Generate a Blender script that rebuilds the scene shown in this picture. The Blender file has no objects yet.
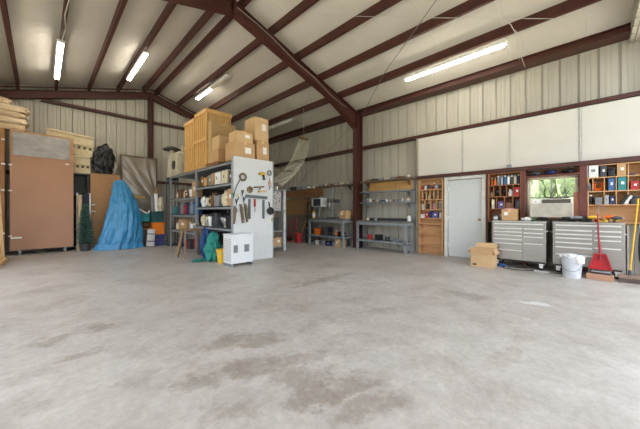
import bpy, bmesh, math, random
from mathutils import Vector, Matrix
random.seed(7)
R = math.radians
C = bpy.context.scene.collection
H = 1.2
FPX, CX, HY = 273.0, 320.0, 211.5
YAW = math.atan(279 / 273)
SN, CS = math.sin(YAW), math.cos(YAW)

# survey helpers: read a point off the photograph on a known real plane of the building
def ray(px, py):
    r = (px - CX) / FPX
    return (SN + r * CS, CS - r * SN, (HY - py) / FPX)
def onX(px, py, x):
    d = ray(px, py); t = x / d[0]
    return Vector((x, t * d[1], H + t * d[2]))
def onY(px, py, y):
    d = ray(px, py); t = y / d[1]
    return Vector((t * d[0], y, H + t * d[2]))

# ------------------------------------------------------------------ materials
MATS = {}
def lin(c):
    return tuple(((v / 255) / 12.92 if v / 255 <= .04045 else ((v / 255 + .055) / 1.055) ** 2.4) for v in c)
def mat(name, rgb=(128, 128, 128), rough=.6, metal=0, var=.12, scale=8, bump=.0, alpha=1, spec=.5, emit=0, trans=0, stretch=None):
    if name in MATS: return MATS[name]
    m = bpy.data.materials.new(name); m.use_nodes = True
    nt = m.node_tree; b = nt.nodes['Principled BSDF']
    c = lin(rgb)
    tc = nt.nodes.new('ShaderNodeTexCoord'); mp = nt.nodes.new('ShaderNodeMapping')
    nt.links.new(tc.outputs['Object'], mp.inputs[0])
    if stretch: mp.inputs['Scale'].default_value = stretch
    n = nt.nodes.new('ShaderNodeTexNoise'); n.inputs['Scale'].default_value = scale; n.inputs['Detail'].default_value = 5
    nt.links.new(mp.outputs[0], n.inputs[0])
    cr = nt.nodes.new('ShaderNodeValToRGB')
    cr.color_ramp.elements[0].position = .3; cr.color_ramp.elements[1].position = .7
    cr.color_ramp.elements[0].color = (*[v * (1 - var) for v in c], 1)
    cr.color_ramp.elements[1].color = (*[min(1, v * (1 + var)) for v in c], 1)
    nt.links.new(n.outputs[0], cr.inputs[0]); nt.links.new(cr.outputs[0], b.inputs['Base Color'])
    b.inputs['Roughness'].default_value = rough; b.inputs['Metallic'].default_value = metal
    b.inputs['Specular IOR Level'].default_value = spec
    if bump:
        bp = nt.nodes.new('ShaderNodeBump'); bp.inputs['Strength'].default_value = bump; bp.inputs['Distance'].default_value = .02
        nt.links.new(n.outputs[0], bp.inputs['Height']); nt.links.new(bp.outputs[0], b.inputs['Normal'])
    if alpha < 1: b.inputs['Alpha'].default_value = alpha
    if trans: b.inputs['Transmission Weight'].default_value = trans
    if emit:
        b.inputs['Emission Color'].default_value = (*c, 1); b.inputs['Emission Strength'].default_value = emit
    MATS[name] = m
    return m
PAL = dict(white=(226, 226, 222), cream=(214, 202, 172), tan=(188, 148, 100), brown=(120, 82, 52), black=(28, 28, 30), grey=(128, 130, 132),
           charcoal=(62, 64, 68), blue=(58, 98, 150), navy=(38, 46, 92), teal=(38, 128, 132), green=(52, 98, 62), red=(172, 40, 42),
           orange=(226, 108, 28), yellow=(222, 178, 42), silver=(172, 176, 180), pink=(198, 136, 156), amber=(140, 76, 34), purple=(92, 78, 132))
def col(c, rough=.5):
    return mat('paint_' + c, PAL[c], rough, .7 if c == 'silver' else 0, .1)
STEEL_RED = mat('red_oxide_steel', (76, 40, 32), .5, .1, .15, 5)
SIDING = mat('beige_metal_siding', (184, 179, 166), .5, .1, .05, 2, stretch=(1, 1, .3))
LINER = None
WHITEB = mat('white_board', (208, 204, 194), .6, 0, .03, 2)
GALV = mat('galvanised_steel', (142, 150, 156), .42, .6, .12, 9)
GREYP = mat('grey_shelf_paint', (142, 148, 152), .5, .2, .15, 7)
CARD = mat('cardboard', (194, 156, 112), .85, 0, .06, 6)
CARD2 = mat('pale_cardboard', (206, 172, 128), .85, 0, .06, 6)
TAPE = mat('packing_tape', (222, 188, 132), .3, 0, .03)
PLY = mat('plywood', (202, 158, 110), .6, 0, .14, 3, stretch=(1, 1, 6))
PINE = mat('pine', (216, 172, 106), .6, 0, .16, 4, stretch=(6, 6, .6))
DARKWOOD = mat('stained_wood', (150, 98, 62), .6, 0, .2, 4, stretch=(1, 5, 1))
HARDB = mat('brown_hardboard', (170, 126, 96), .5, 0, .05, 1.5)
STAIN = mat('brushed_stainless', (158, 154, 148), .36, .6, .07, 3, stretch=(1, 1, 12))
HANDLE = mat('bright_aluminium', (232, 232, 230), .3, .3, .03)
DOORW = mat('door_white', (204, 207, 206), .5, 0, .02)
WIRE = mat('pale_wire', (190, 186, 176), .6, 0, .05)
RUBBER = mat('black_rubber', (30, 30, 32), .6)
PAPER = mat('paper_label', (236, 234, 226), .7, 0, .02)
TUBE = mat('fluorescent_tube', (255, 249, 238), .4, 0, 0, emit=11)
DIFFD = mat('unlit_tube', (206, 204, 190), .5)

# ------------------------------------------------------------------ mesh builder
class MB:
    def __init__(s): s.bm = bmesh.new()
    def box(s, x0, x1, y0, y1, z0, z1, bev=0, rot=None, piv=None):
        x0, x1 = sorted((x0, x1)); y0, y1 = sorted((y0, y1)); z0, z1 = sorted((z0, z1))
        r = bmesh.ops.create_cube(s.bm, size=1)
        vs = r['verts']
        for v in vs:
            v.co = Vector(((x0 + x1) / 2 + v.co.x * (x1 - x0), (y0 + y1) / 2 + v.co.y * (y1 - y0), (z0 + z1) / 2 + v.co.z * (z1 - z0)))
        if rot is not None:
            pv = Vector(piv) if piv else Vector(((x0 + x1) / 2, (y0 + y1) / 2, (z0 + z1) / 2))
            for v in vs: v.co = pv + rot @ (v.co - pv)
        if bev:
            es = list({e for v in vs for e in v.link_edges})
            bmesh.ops.bevel(s.bm, geom=es, offset=min(bev, .45 * min(x1 - x0, y1 - y0, z1 - z0)), segments=2, affect='EDGES', profile=.5)
        return s
    def bar(s, a, b, w, h=None, up=(0, 0, 1)):
        a = Vector(a); b = Vector(b); h = h or w; d = (b - a).normalized()
        u = Vector(up)
        if abs(d.dot(u)) > .98: u = Vector((1, 0, 0))
        sx = d.cross(u).normalized(); sy = sx.cross(d).normalized()
        vs = []
        for p in (a, b):
            for i, j in ((-1, -1), (1, -1), (1, 1), (-1, 1)): vs.append(s.bm.verts.new(p + sx * i * w / 2 + sy * j * h / 2))
        f = s.bm.faces.new
        f(vs[3::-1]); f(vs[4:])
        for i in range(4): f((vs[i], vs[(i + 1) % 4], vs[4 + (i + 1) % 4], vs[4 + i]))
        return s
    def tube(s, pts, r, seg=8, close=False):
        pts = [Vector(p) for p in pts]; n = len(pts); rings = []; last = None
        rr = r if isinstance(r, (list, tuple)) else [r] * n
        for i, p in enumerate(pts):
            if close: d = pts[(i + 1) % n] - pts[i - 1]
            else: d = pts[min(i + 1, n - 1)] - pts[max(i - 1, 0)]
            d = d.normalized() if d.length > 1e-9 else Vector((0, 0, 1))
            if last is None:
                u = Vector((0, 0, 1)) if abs(d.z) < .9 else Vector((1, 0, 0))
                u = (u - d * u.dot(d)).normalized()
            else:
                u = last - d * last.dot(d)
                u = u.normalized() if u.length > 1e-6 else Vector((1, 0, 0))
            last = u; v = d.cross(u)
            rings.append([s.bm.verts.new(p + (u * math.cos(2 * math.pi * k / seg) + v * math.sin(2 * math.pi * k / seg)) * rr[i]) for k in range(seg)])
        m = n if close else n - 1
        for i in range(m):
            a, b = rings[i], rings[(i + 1) % n]
            for k in range(seg):
                s.bm.faces.new((a[k], a[(k + 1) % seg], b[(k + 1) % seg], b[k]))
        if not close:
            s.bm.faces.new(rings[0][::-1]); s.bm.faces.new(rings[-1])
        return s
    def lathe(s, c, prof, seg=16, mtx=None):
        c = Vector(c); rings = []
        for r, z in prof:
            ring = []
            for k in range(seg):
                a = 2 * math.pi * k / seg
                p = Vector((r * math.cos(a), r * math.sin(a), z))
                if mtx is not None: p = mtx @ p
                ring.append(s.bm.verts.new(c + p))
            rings.append(ring)
        for a, b in zip(rings, rings[1:]):
            for k in range(seg): s.bm.faces.new((a[k], a[(k + 1) % seg], b[(k + 1) % seg], b[k]))
        if prof[0][0] > 1e-5: s.bm.faces.new(rings[0][::-1])
        if prof[-1][0] > 1e-5: s.bm.faces.new(rings[-1])
        return s
    def blob(s, c, rad, seed=0, amp=.12, sub=3, freq=3, flat=None, top=None, sq=1):
        from mathutils import noise
        r = bmesh.ops.create_icosphere(s.bm, subdivisions=sub, radius=1)
        for v in r['verts']:
            n = noise.noise(v.co * freq + Vector((seed * 7.3, seed * 3.1, 0)))
            if sq != 1: v.co = Vector([math.copysign(abs(q) ** sq, q) for q in v.co])
            v.co = v.co * (1 + amp * 2 * n)
            v.co = Vector((v.co.x * rad[0], v.co.y * rad[1], v.co.z * rad[2]))
            if flat is not None and v.co.z < flat: v.co.z = flat
            if top is not None and v.co.z > top: v.co.z = top + (v.co.z - top) * .12
            v.co += Vector(c)
        return s
    def prism(s, poly, axis, a, b):
        """poly: list of (u, v); axis 'x','y','z' = extrusion axis"""
        def P(u, v, t): return {'x': (t, u, v), 'y': (u, t, v), 'z': (u, v, t)}[axis]
        A = [s.bm.verts.new(P(u, v, a)) for u, v in poly]; B = [s.bm.verts.new(P(u, v, b)) for u, v in poly]
        s.bm.faces.new(A[::-1]); s.bm.faces.new(B); n = len(poly)
        for i in range(n): s.bm.faces.new((A[i], A[(i + 1) % n], B[(i + 1) % n], B[i]))
        return s
    def build(s, name, m, parent=None, smooth=False, loc=None):
        bmesh.ops.recalc_face_normals(s.bm, faces=s.bm.faces)
        me = bpy.data.meshes.new(name)
        if smooth:
            for f in s.bm.faces: f.smooth = True
        if loc is not None:
            bmesh.ops.translate(s.bm, verts=s.bm.verts, vec=-Vector(loc))
        s.bm.to_mesh(me); s.bm.free()
        me.materials.append(m)
        o = bpy.data.objects.new(name, me); C.objects.link(o)
        if loc is not None: o.location = loc
        if parent: o.parent = parent
        if smooth:
            try: me.set_sharp_from_angle(angle=R(40))
            except Exception: pass
        return o
LABELS = {}
def tag(o, label, cat, group=None):
    o['label'] = label; o['category'] = cat
    if group: o['group'] = group
    LABELS.setdefault(label, []).append(o.name)
    return o
def thing(name, label, cat, loc=(0, 0, 0), rz=0, group=None, rot=None):
    o = bpy.data.objects.new(name, None); C.objects.link(o); o.location = loc
    o.rotation_euler = rot if rot else (0, 0, rz); o.empty_display_size = .1
    return tag(o, label, cat, group)
def struct(o): o['kind'] = 'structure'; return o
def sbox(name, m, *a, bev=0): return struct(MB().box(*a, bev=bev).build(name, m))
TRIM = [0]
def trim(mb, m, smooth=False):
    TRIM[0] += 1
    return struct(mb.build('trim_%d' % TRIM[0], m, smooth=smooth))

# ------------------------------------------------------------------ the shell
XR, XL, YB, YF = 7.85, -1.72, 12.12, -.82
RX, RZ, K = 2.93, 5.98, .29          # ridge position, liner height at the ridge, roof pitch
def roof(x): return RZ - K * abs(x - RX)

def floor_material():
    m = bpy.data.materials.new('sealed_concrete'); m.use_nodes = True; nt = m.node_tree; b = nt.nodes['Principled BSDF']
    N = nt.nodes.new; L = nt.links.new
    tc = N('ShaderNodeTexCoord')
    def noise(sc, det=6, rough=.6, vec=None, dist=0):
        n = N('ShaderNodeTexNoise'); n.inputs['Scale'].default_value = sc; n.inputs['Detail'].default_value = det
        n.inputs['Roughness'].default_value = rough; n.inputs['Distortion'].default_value = dist
        L(vec or tc.outputs['Object'], n.inputs[0]); return n
    def ramp(src, p0, c0, p1, c1):
        r = N('ShaderNodeValToRGB'); r.color_ramp.elements[0].position = p0; r.color_ramp.elements[1].position = p1
        r.color_ramp.elements[0].color = c0; r.color_ramp.elements[1].color = c1; L(src, r.inputs[0]); return r
    def mix(a, bb, fac, mode='MULTIPLY'):
        x = N('ShaderNodeMix'); x.data_type = 'RGBA'; x.blend_type = mode
        if isinstance(fac, float): x.inputs[0].default_value = fac
        else: L(fac, x.inputs[0])
        for i, v in ((6, a), (7, bb)):
            if isinstance(v, tuple): x.inputs[i].default_value = v
            else: L(v, x.inputs[i])
        return x.outputs[2]
    base = ramp(noise(.55, 4, .55).outputs[0], .3, (.46, .425, .38, 1), .7, (.55, .525, .48, 1))
    fine = ramp(noise(3.4, 12, .8).outputs[0], .36, (.80, .785, .77, 1), .64, (1.08, 1.08, 1.07, 1))
    c = mix(base.outputs[0], fine.outputs[0], 1.0)
    grit = ramp(noise(17, 10, .8).outputs[0], .38, (.88, .87, .86, 1), .6, (1.04, 1.04, 1.04, 1)); c = mix(c, grit.outputs[0], 1.0)
    blot = ramp(noise(1.6, 7, .68, dist=.4).outputs[0], .50, (1, 1, 1, 1), .66, (.78, .745, .70, 1))
    c = mix(c, blot.outputs[0], .8)
    sp = ramp(noise(26, 4, .6).outputs[0], .62, (1, 1, 1, 1), .75, (.85, .83, .8, 1))
    c = mix(c, sp.outputs[0], .6)
    # stains with a shape of their own: (x, y, half length, half width, turn, strength)
    warp = noise(2.6, 8, .75)
    wv = N('ShaderNodeVectorMath'); wv.operation = 'MULTIPLY_ADD'; L(warp.outputs['Color'], wv.inputs[0])
    wv.inputs[1].default_value = (.7, .7, 0); L(tc.outputs['Object'], wv.inputs[2])
    acc = None
    for sx, sy, a, bb, tr, st in STAINS:
        mp = N('ShaderNodeMapping'); mp.vector_type = 'TEXTURE'; L(wv.outputs[0], mp.inputs[0])
        mp.inputs['Location'].default_value = (sx + .35, sy + .35, 0); mp.inputs['Rotation'].default_value = (0, 0, tr); mp.inputs['Scale'].default_value = (a, bb, 1000)
        g = N('ShaderNodeVectorMath'); g.operation = 'LENGTH'; L(mp.outputs[0], g.inputs[0])
        mr = N('ShaderNodeMapRange'); L(g.outputs['Value'], mr.inputs[0])
        mr.inputs[1].default_value = .72; mr.inputs[2].default_value = 1.14; mr.inputs[3].default_value = st; mr.inputs[4].default_value = 0
        if acc is None: acc = mr.outputs[0]
        else:
            mx = N('ShaderNodeMath'); mx.operation = 'MAXIMUM'; L(acc, mx.inputs[0]); L(mr.outputs[0], mx.inputs[1]); acc = mx.outputs[0]
    br = ramp(noise(4.5, 9, .75).outputs[0], .36, (.15, .15, .15, 1), .5, (1, 1, 1, 1))
    ml = N('ShaderNodeMath'); ml.operation = 'MULTIPLY'; L(acc, ml.inputs[0]); L(br.outputs[0], ml.inputs[1])
    c = mix(c, (.70, .66, .61, 1), ml.outputs[0])
    # scraped pale mark
    pm = N('ShaderNodeMapping'); pm.vector_type = 'TEXTURE'; L(wv.outputs[0], pm.inputs[0])
    pm.inputs['Location'].default_value = (PALE[0] + .35, PALE[1] + .35, 0); pm.inputs['Rotation'].default_value = (0, 0, PALE[4]); pm.inputs['Scale'].default_value = (PALE[2], PALE[3], 1000)
    g = N('ShaderNodeVectorMath'); g.operation = 'LENGTH'; L(pm.outputs[0], g.inputs[0])
    mr = N('ShaderNodeMapRange'); L(g.outputs['Value'], mr.inputs[0]); mr.inputs[1].default_value = .6; mr.inputs[2].default_value = 1.1; mr.inputs[3].default_value = .75; mr.inputs[4].default_value = 0
    c = mix(c, (.72, .72, .70, 1), mr.outputs[0], 'MIX')
    L(c, b.inputs['Base Color'])
    rr = ramp(noise(1.7, 6).outputs[0], .3, (.34, .34, .34, 1), .7, (.55, .55, .55, 1)); L(rr.outputs[0], b.inputs['Roughness'])
    bp = N('ShaderNodeBump'); bp.inputs['Strength'].default_value = .08; bp.inputs['Distance'].default_value = .01
    L(noise(14, 6).outputs[0], bp.inputs['Height']); L(bp.outputs[0], b.inputs['Normal'])
    return m
def FL(px, py):
    d = ray(px, py); t = -H / d[2]; return (t * d[0], t * d[1])
def stain(px0, py0, px1, py1, hw, st):
    a = FL(px0, py0); b = FL(px1, py1)
    return ((a[0] + b[0]) / 2, (a[1] + b[1]) / 2, math.hypot(b[0] - a[0], b[1] - a[1]) / 2, hw, math.atan2(b[1] - a[1], b[0] - a[0]), st)
STAINS = [stain(205, 345, 290, 336, .16, 1), stain(165, 388, 265, 362, .12, .9), stain(225, 372, 330, 352, .13, .8), stain(270, 378, 330, 375, .14, .8),
          stain(265, 405, 390, 375, .12, 1), stain(330, 425, 400, 395, .10, .7), stain(200, 420, 250, 400, .08, .6), stain(28, 343, 70, 338, .14, .8),
          stain(82, 333, 112, 325, .16, .8), stain(70, 356, 110, 348, .1, .7), stain(283, 290, 352, 272, .1, .8), stain(440, 290, 492, 301, .16, .8),
          stain(488, 368, 512, 345, .05, .5), stain(358, 300, 372, 296, .1, .3), stain(120, 390, 150, 372, .1, .5), stain(20, 292, 80, 286, .25, .3),
          stain(300, 335, 318, 320, .05, .5), stain(530, 316, 552, 330, .06, .3), stain(505, 345, 525, 335, .05, .35)]
PALE = stain(512, 300, 556, 307, .1, 1)
MATS['sealed_concrete'] = FLOORM = floor_material()
sbox('floor', FLOORM, XL - .1, XR + .1, YF - .35, YB + .1, -.15, 0)
GRAVEL = mat('pale_apron', (176, 170, 158), .9, 0, .15, 3)
GRASS = mat('lawn', (134, 140, 112), .9, 0, .25, 2)
sbox('ground', GRASS, -40, 45, -45, 45, -.3, -.16)
sbox('apron', GRAVEL, -7, 14, -11, YF - .36, -.158, -.02)

def siding_profile(a, b):
    """(s, depth) pairs across a ribbed sheet: deep rib every 305 mm with two shallow ones between"""
    out = [(a, 0)]; p = .293; s = math.floor(a / p) * p + .11
    if s > a + .26: s -= p
    while s < b:
        for ds, d in ((0, 0), (.008, .035), (.026, .035), (.045, 0), (.125, 0), (.132, .007), (.15, .007), (.157, 0), (.205, 0), (.212, .007), (.23, .007), (.237, 0)):
            if a < s + ds < b: out.append((s + ds, d))
        s += p
    out.append((b, 0)); return out
def siding(name, axis, pos, a, b, top, z0=0, sgn=1):
    bm = bmesh.new(); prev = None
    for s, d in siding_profile(a, b):
        u = pos + sgn * d; z1 = top(s)
        co = (lambda z: (u, s, z)) if axis == 'x' else (lambda z: (s, u, z))
        o = .06 * sgn
        cob = (lambda z: (pos + o, s, z)) if axis == 'x' else (lambda z: (s, pos + o, z))
        vs = [bm.verts.new(co(z0)), bm.verts.new(co(z1)), bm.verts.new(cob(z1)), bm.verts.new(cob(z0))]
        if prev:
            for i in range(4): bm.faces.new((prev[i], prev[(i + 1) % 4], vs[(i + 1) % 4], vs[i]))
        else: bm.faces.new(vs[::-1])
        prev = vs
    bm.faces.new(prev)
    m = MB(); m.bm.free(); m.bm = bm
    return struct(m.build(name, SIDING))
WY0, WY1, WZ0, WZ1 = .15, .95, 1.12, 1.93         # window opening in the right-hand wall
def right_wall():
    # ribbed sheet with the window cut out
    siding('wall_right', 'x', XR, WY1, YB, lambda s: roof(XR), 0, 1)
    a = siding('wall_right', 'x', XR, YF, WY0, lambda s: roof(XR), 0, 1)
    b = siding('wall_right', 'x', XR, WY0, WY1, lambda s: roof(XR), WZ1, 1)
    c = siding('wall_right', 'x', XR, WY0, WY1, lambda s: WZ0, 0, 1)
right_wall()
# the gable needs a vertex on the ridge
siding('wall_back', 'y', YB, XL, XR, roof, 0, 1)
# unseen left wall: open roll-up doorway added to let in side daylight
siding('wall_left', 'x', XL, YF, 1.2, lambda s: roof(XL), 0, -1)
siding('wall_left', 'x', XL, 1.2, 5.2, lambda s: roof(XL), 3.3, -1)
siding('wall_left', 'x', XL, 5.75, 9.0, lambda s: roof(XL), 3.3, -1)
siding('wall_left', 'x', XL, 5.2, 5.75, lambda s: roof(XL), 0, -1)
siding('wall_left', 'x', XL, 9.0, YB, lambda s: roof(XL), 0, -1)
sbox('apron', mat('pale_apron'), -10, XL - .08, 0, 10, -.158, -.02)  # slab outside the added left doorway
# front wall: header, jambs
siding('wall_front', 'y', -.57, XL, XR, lambda s: roof(s), 4.40, -1)
sbox('wall_front_jamb', SIDING, 7.62, XR, YF - .06, YF, 0, 4.40)
sbox('wall_front_jamb', SIDING, XL, -1.55, YF - .06, YF, 0, 4.40)
sbox('wall_front_soffit', SIDING, XL, XR, YF - .06, -.64, 4.40, 4.46)
# ceiling: white vinyl-faced insulation that sags between the purlins, seams across
PX = [-1.27, -.47, .33, 1.13, 1.93, 2.73, 3.13, 3.93, 4.8, 5.67, 6.54, 7.66]
def liner_material():
    m = mat('white_vinyl_insulation', (200, 194, 180), .6, 0, .04, 1.2, spec=.25)
    nt = m.node_tree; b = nt.nodes['Principled BSDF']; N = nt.nodes.new
    tc = N('ShaderNodeTexCoord'); mp = N('ShaderNodeMapping'); mp.inputs['Scale'].default_value = (1.2, 3.2, 1)
    nt.links.new(tc.outputs['Object'], mp.inputs[0]); n = N('ShaderNodeTexNoise'); n.inputs['Scale'].default_value = 1.6; n.inputs['Detail'].default_value = 7; n.inputs['Roughness'].default_value = .6
    nt.links.new(mp.outputs[0], n.inputs[0]); bp = N('ShaderNodeBump'); bp.inputs['Strength'].default_value = .35; bp.inputs['Distance'].default_value = .05
    sx = N('ShaderNodeSeparateXYZ'); nt.links.new(tc.outputs['Object'], sx.inputs[0])
    def line(period, wid):
        a = N('ShaderNodeMath'); a.operation = 'PINGPONG'; a.inputs[1].default_value = period / 2; nt.links.new(sx.outputs[1], a.inputs[0])
        q = N('ShaderNodeMapRange'); nt.links.new(a.outputs[0], q.inputs[0]); q.inputs[1].default_value = 0; q.inputs[2].default_value = wid; q.inputs[3].default_value = 1; q.inputs[4].default_value = 0
        return q.outputs[0]
    a1 = N('ShaderNodeMath'); a1.operation = 'MULTIPLY_ADD'; nt.links.new(line(.305, .03), a1.inputs[0]); a1.inputs[1].default_value = .06; nt.links.new(n.outputs[0], a1.inputs[2])
    a2 = N('ShaderNodeMath'); a2.operation = 'MULTIPLY_ADD'; nt.links.new(line(1.22, .02), a2.inputs[0]); a2.inputs[1].default_value = .3; nt.links.new(a1.outputs[0], a2.inputs[2])
    nt.links.new(a2.outputs[0], bp.inputs['Height']); nt.links.new(bp.outputs[0], b.inputs['Normal'])
    # pale taped seams between the rolls
    mx = N('ShaderNodeMix'); mx.data_type = 'RGBA'; nt.links.new(line(1.22, .007), mx.inputs[0])
    src = b.inputs['Base Color'].links[0].from_socket; nt.links.new(src, mx.inputs[6]); mx.inputs[7].default_value = (.66, .64, .58, 1)
    nt.links.new(mx.outputs[2], b.inputs['Base Color'])
    return m
LINER = liner_material()
def ceiling():
    bm = bmesh.new()
    xs = [XL]
    ks = sorted(PX + [RX, XR + .05])
    for k in ks:
        a = xs[-1]
        for i in range(1, 7):
            xs.append(a + (k - a) * i / 6)
    ys = []; y = YF - .05
    while y < YB + .05:
        ys.append((y, 0))
        y += .6
    ys.append((YB + .06, 0))
    rows = []
    for x in xs:
        lo = max([XL] + [k for k in ks if k <= x]); hi = min([k for k in ks if k >= x])
        t = (x - lo) / (hi - lo) if hi > lo else 0
        sag = .022 * math.sin(math.pi * t) if hi - lo > .3 else 0
        rows.append([bm.verts.new((x, yy, roof(x) - sag + dz)) for yy, dz in ys])
    for a, b in zip(rows, rows[1:]):
        for j in range(len(ys) - 1): bm.faces.new((a[j], a[j + 1], b[j + 1], b[j]))
    top = []
    for x in (XL, RX, XR + .05):
        top.append([bm.verts.new((x, yy, roof(x) + .12)) for yy in (YF - .05, YB + .05)])
    for a, b in zip(top, top[1:]): bm.faces.new((a[0], a[1], b[1], b[0]))
    m = MB(); m.bm.free(); m.bm = bm
    struct(m.build('ceiling', LINER, smooth=True))
ceiling()
# steel: purlins (lipped C sections), rafters, columns, girts
def purlin(x, flip=1, y0=YF + .02, y1=YB - .02):
    zt = roof(x) - .005; h = .2; w = .065 * flip; lip = .02; t = .006
    poly = [(x, zt), (x, zt - h), (x + w, zt - h), (x + w, zt - h + lip), (x + w - t * flip, zt - h + lip), (x + w - t * flip, zt - h + t), (x + t * flip, zt - h + t), (x + t * flip, zt - t), (x + w, zt - t), (x + w, zt)]
    trim(MB().prism(poly, 'y', y0, y1), STEEL_RED)
for x in PX[:-1]: purlin(x - .03, 1)
# eave strut
zt = roof(7.8)
trim(MB().box(7.5, 7.84, YF + .02, YB - .02, 4.485, 4.50).box(7.56, 7.575, YF + .02, YB - .02, 4.50, 4.63).box(7.5, 7.512, YF + .02, YB - .02, 4.50, 4.53).box(7.5, 7.56, YF + .02, YB - .02, 4.62, 4.64), STEEL_RED)
# rigid frame: tapered columns and I-section rafters
UR = 5.50
def under(x): return UR - K * abs(x - RX)
def frame(y, w, d, kneed):
    def seg(side):
        sx = 1 if side > 0 else -1; xe = 7.3 if side > 0 else -1.2
        m = MB(); n = 6
        for fl in ('b', 't', 'w'):
            pts = []
            for i in range(n + 1):
                x = RX + (xe - RX) * i / n
                lo = under(x) - (kneed * max(0, (i / n - .72)) / .28 * 1.0); hi = under(x) + d
                pts.append((x, lo, hi))
            for (xa, la, ha), (xb, lb, hb) in zip(pts, pts[1:]):
                if fl == 'b': m.prism([(xa, la), (xb, lb), (xb, lb + .012), (xa, la + .012)], 'y', y - w / 2, y + w / 2)
                if fl == 't': m.prism([(xa, ha - .012), (xb, hb - .012), (xb, hb), (xa, ha)], 'y', y - w / 2, y + w / 2)
                if fl == 'w': m.prism([(xa, la + .012), (xb, lb + .012), (xb, hb - .012), (xa, ha - .012)], 'y', y - .008, y + .008)
        trim(m, STEEL_RED)
    seg(1); seg(-1)
    # angle along the roof edge above the rafter
    if w < .18: trim(MB().prism([(-1.6, under(-1.6) + .30), (RX, UR + .30), (7.6, under(7.6) + .30), (7.6, under(7.6) + .345), (RX, UR + .345), (-1.6, under(-1.6) + .345)], 'y', y - .09, y - .07), STEEL_RED)
    # splice plates at the ridge
    trim(MB().box(RX - .02, RX - .002, y - w / 2 - .01, y + w / 2 + .01, UR - .03, UR + d + .02).box(RX + .002, RX + .02, y - w / 2 - .01, y + w / 2 + .01, UR - .03, UR + d + .02), STEEL_RED)
frame(5.52, .2, .26, .28)
frame(11.94, .16, .24, 0)
def column(y, x0, x1, w, z1):
    m = MB().box(x0, x0 + .014, y - w / 2, y + w / 2, .012, z1).box(x1 - .014, x1, y - w / 2, y + w / 2, .012, z1).box(x0 + .014, x1 - .014, y - .008, y + .008, .012, z1)
    m.box(x0 - .03, x1, y - w / 2 - .03, y + w / 2 + .03, 0, .012)
    m.box(x0, x1, y - w / 2, y + w / 2, z1, z1 + .014)
    trim(m, STEEL_RED)
column(5.52, 7.30, 7.62, .17, 4.44)
column(5.52, -1.7, -1.3, .2, 4.30)
column(11.94, 7.45, 7.82, .16, 4.38)
trim(MB().box(RX - .08, RX - .066, 11.86, 12.02, 0, 5.5).box(RX + .066, RX + .08, 11.86, 12.02, 0, 5.5).box(RX - .066, RX + .066, 11.93, 11.95, 0, 5.5), STEEL_RED)   # gable post
def girtX(z, y0, y1, h=.09): trim(MB().box(7.64, 7.84, y0, y1, z, z + .008).box(7.64, 7.652, y0, y1, z, z + h).box(7.64, 7.84, y0, y1, z + h - .008, z + h), STEEL_RED)
girtX(3.32, YF + .02, 11.85)
def girtY(z, x0, x1, h=.09): trim(MB().box(x0, x1, 11.98, 12.1, z, z + .008).box(x0, x1, 11.98, 11.99, z, z + h).box(x0, x1, 11.98, 12.1, z + h - .008, z + h), STEEL_RED)
girtY(4.60, .0, RX - .085); girtY(4.60, RX + .085, 5.9); girtY(2.3, XL + .02, RX - .085); girtY(2.3, RX + .085, 7.4)
# header above door and shelves, posts between the bays
trim(MB().box(7.58, 7.82, YF + .02, 3.52, 2.14, 2.2).box(7.56, 7.6, YF + .02, 3.52, 2.12, 2.21), STEEL_RED)
for y0, y1 in ((.98, 1.06), (.0, .11)):
    trim(MB().box(7.57, 7.82, y0, y1, 0, 2.118), mat('maroon_post', (104, 54, 44), .55))
trim(MB().box(7.57, 7.82, 1.72, 1.765, 0, 2.118), STEEL_RED)
# white boards above the header with batten joints
for a, b in ((3.50, 2.335), (2.30, 1.295), (1.285, .115), (.075, -.78)):
    trim(MB().box(7.655, 7.675, b, a, 2.215, 3.315, bev=.003), WHITEB)
for y, w in ((2.318, .03), (.095, .035)):
    trim(MB().box(7.640, 7.67, y - w / 2, y + w / 2, 2.22, 3.31), mat('batten', (190, 188, 180), .6))
# jamb of a wall end beside the ribbed bay
trim(MB().box(7.6, 7.82, 3.5, 3.54, 0, 3.315), mat('framing_edge', (150, 140, 122), .7))

# door
dr = MB().box(7.66, 7.70, 1.86, 2.66, .01, 2.03).build('door_1', DOORW); struct(dr)
df = MB().box(7.6, 7.74, 2.67, 2.75, 0, 2.115).box(7.6, 7.74, 1.775, 1.85, 0, 2.115).box(7.6, 7.74, 1.85, 2.67, 2.04, 2.115).build('door_frame', mat('door_trim', (214, 212, 204), .5), dr)
MB().lathe((7.66, 1.92, 1.0), [(.0, -.055), (.022, -.052), (.03, -.035), (.024, -.018), (.012, -.012), (.03, -.004), (.03, 0)], 14, Matrix.Rotation(R(90), 3, 'Y')).build('door_knob', mat('brass_knob', (150, 120, 70), .3, .9), dr, True)
MB().box(7.655, 7.662, 2.65, 2.668, .25, .35).box(7.655, 7.662, 2.65, 2.668, 1.0, 1.1).box(7.655, 7.662, 2.65, 2.668, 1.75, 1.85).build('hinge', HANDLE, dr)

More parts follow.
